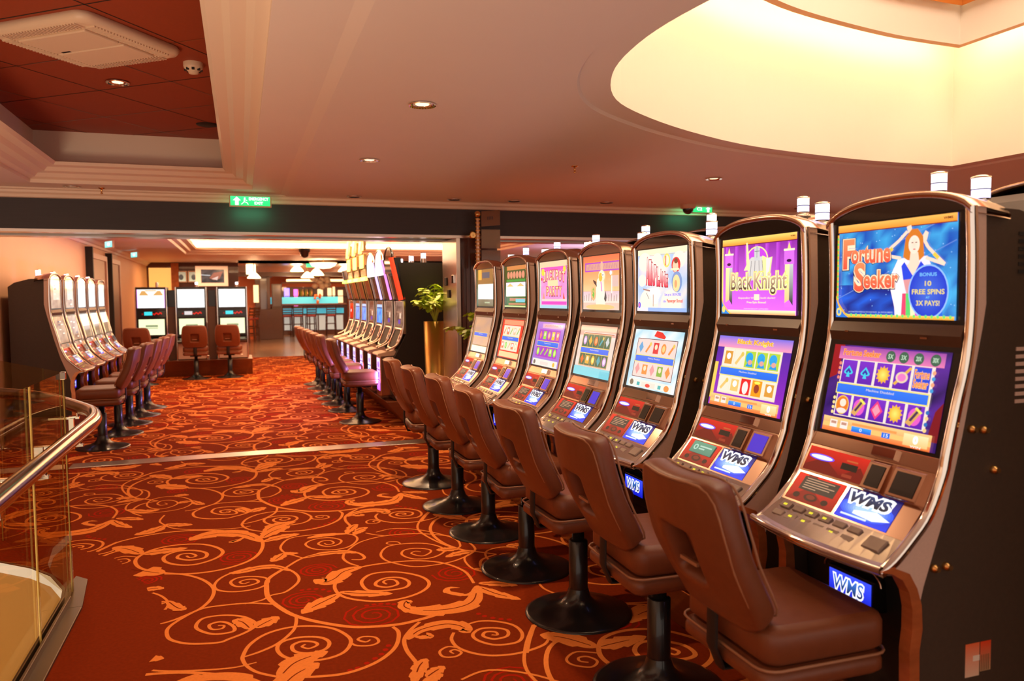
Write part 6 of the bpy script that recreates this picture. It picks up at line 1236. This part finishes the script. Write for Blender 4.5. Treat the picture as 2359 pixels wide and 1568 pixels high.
for k, (px, lb) in enumerate(((631,'leftmost bar stool, next to the dark cabinet pier'),(661,'second bar stool from the left at the pale counter'),(688,'third bar stool from the left at the pale counter'),(717,'fourth bar stool from the left at the pale counter'),(763,'rightmost bar stool, standing apart from the others'))):
    p = at(px, 770, Y=32.9); o = st0 if k == 0 else copy_tree(st0); o.location = (p.x, 32.9, 0); tag(o, lb, 'bar stool', 'wooden bar stools at the counter'); o.rotation_euler = (0,0,math.radians((-8,6,-3,5,0)[k]))
for k, px in enumerate((568,579)):
    p = at(px, 770, Y=30); o = copy_tree(st0, (p.x, 29.4+.5*k, 0), math.radians(60), ('bar stool left of the dark pier, nearer the slot machines','bar stool left of the dark pier, closer to the pier')[k], 'wooden bar stools at the counter')
# back bar
b = MB(); t = thing('back_bar', 'brown back bar shelving with lit niches behind the counter', 'shelving', (0,0,0))
xs0, xs1 = at(650,680,Y=36.3).x, at(800,680,Y=36.3).x
b.box(xs0,xs1,36.3,36.9,0,2.25,'wood_d'); b.build('carcass', t)
b = MB(); b.box(xs0,xs1,36.22,36.3,2.05,2.22,'orange'); b.build('fascia', t)
for (a0, a1, z0, z1, m_) in ((655,667,1.3,2.0,'neonv'),(677,686,1.2,1.95,'neonp'),(732,744,1.3,1.95,'warmlit'),(755,764,1.3,2.0,'warmlit'),(767,772,1.3,2.05,'warmlit'),(779,790,1.3,1.9,'warmlit')):
    b = MB(); b.box(at(a0,680,Y=36.2).x, at(a1,680,Y=36.2).x, 36.20, 36.30, z0, z1, m_); b.build('lit_niche', t, .01)
b = MB(); b.box(xs0+.1,xs1,36.1,36.3,1.62,1.65,'wood_d'); b.box(xs0+.1,xs1,36.1,36.3,1.30,1.33,'wood_d'); b.build('shelf', t)
R = random.Random(5); bt = None
for k in range(14):
    x = at(688+2.6*k,680,Y=36.15).x; col = ('brass','wood_d','leaf','pot')[k % 4]
    b = MB(); b.lathe([(.021,0),(.021,.18),(.009,.23),(.009,.30)], col, (x,36.17,1.65), 10)
    tag(b.build('bottle'), 'small bottle on the back bar shelf behind the counter', 'bottle', 'bottles on the back bar shelf')
b = MB(); p = at(738,651,Y=31)
for i in range(12): q = Vector((R.uniform(-.3,.3),R.uniform(-.1,.1),R.uniform(-.18,.18))); b.lathe([(.12*math.sin(a)+.001, -.10*math.cos(a)) for a in [PI*j/6 for j in range(7)]], 'plastic', (p.x+q.x,p.y+q.y,p.z+q.z), 8)
b.cyl((p.x,p.y,p.z+.1), .01, 2.62-p.z-.1, 'brass'); tag(b.build('hanging_ornament'), 'pale grey glass cluster hanging above the bar counter', 'ornament')
for px in (638,732): # flower pots on the counter
    p = at(px, 697, Y=34.1); t = thing('flower_vase', 'small vase of orange flowers standing on the bar counter, '+('left end' if px < 700 else 'near the middle'), 'vase', (p.x,34.1,1.32))
    b = MB(); b.lathe([(.05,0),(.07,.08),(.04,.15)], 'copper', n=12); b.build('vase', t)
    b = MB()
    for i in range(9): q = (R.uniform(-.12,.12),R.uniform(-.08,.08),.2+R.uniform(-.02,.18)); b.lathe([(.05*math.sin(a)+.001, -.05*math.cos(a)) for a in [PI*j/5 for j in range(6)]], 'orange', q, 8)
    b.build('flowers', t)
# soffit light strips over the bar
b = MB(); b.box(at(660,645,Y=33).x, at(795,645,Y=33).x, 33.0, 33.2, 2.22, 2.32, 'white'); b.box(at(664,645,Y=33).x, at(735,645,Y=33).x, 32.98, 33.0, 2.24,2.30,'warmlit'); struct(b.build('trim_13'))
b = MB(); b.box(at(590,622,Y=30).x-8, at(800,622,Y=30).x+2, 30.0, 30.3, 2.36, 2.62, 'wood_d'); struct(b.build('trim_14'))
# dome on the far tray ceiling
p = at(701,566,Y=19.0); b = MB(); b.lathe([(.02,-.13),(.09,-.09),(.10,0),(.13,.02),(.13,.09)], 'black', (p.x,19.0,2.62), 20); tag(b.build('dome_camera'), 'dark dome camera in front of the far glowing tray cove', 'camera')
# ------------------------------------------------------------------ room lamps (the rows of recessed lamps and coves, with added unseen fill lights)
def tubearea(name, x0, y0, x1, y1, z, pw, col=WARM, rot=(0,0,0), wd=.10):
    L = math.hypot(x1-x0, y1-y0); o = area(name, ((x0+x1)/2,(y0+y1)/2,z), L, pw, col, rot, wd); return o
area('far_room_lamp', (2.2,14.3,2.84), 4.5, 480, WARM, size_y=8)
area('far_room_lamp', (-1.7,11.5,2.52), .2, 42, WARM2, size_y=5)
area('far_room_lamp', (-1.0,21.5,2.5), 2.0, 60, WARM, size_y=1.5)
area('right_hall_fill', (7.5,12.5,1.9), 3, 120, (.72,.58,1), (PI,0,0), size_y=6)  # unseen lavender up-light, added to tint the ceiling beyond the machines
area('bar_lamp', (3.5,33.2,2.4), 4, 170, WARM, size_y=1)
area('well_fill', (-2.5,1.2,-1.2), 2.2, 160, (1,.80,.60), (PI,0,0), size_y=3.2)  # added up-light below deck, out of view, to brighten the near ceiling
area('well_fill', (-2.6,3.6,-.12), 1.2, 13, (1,.64,.26), size_y=1.6)  # added unseen light that warms the stairwell walls
area('drum_lamp', (3.7,2.7,4.4), 2.4, 90, (1,.80,.58), size_y=2.4)
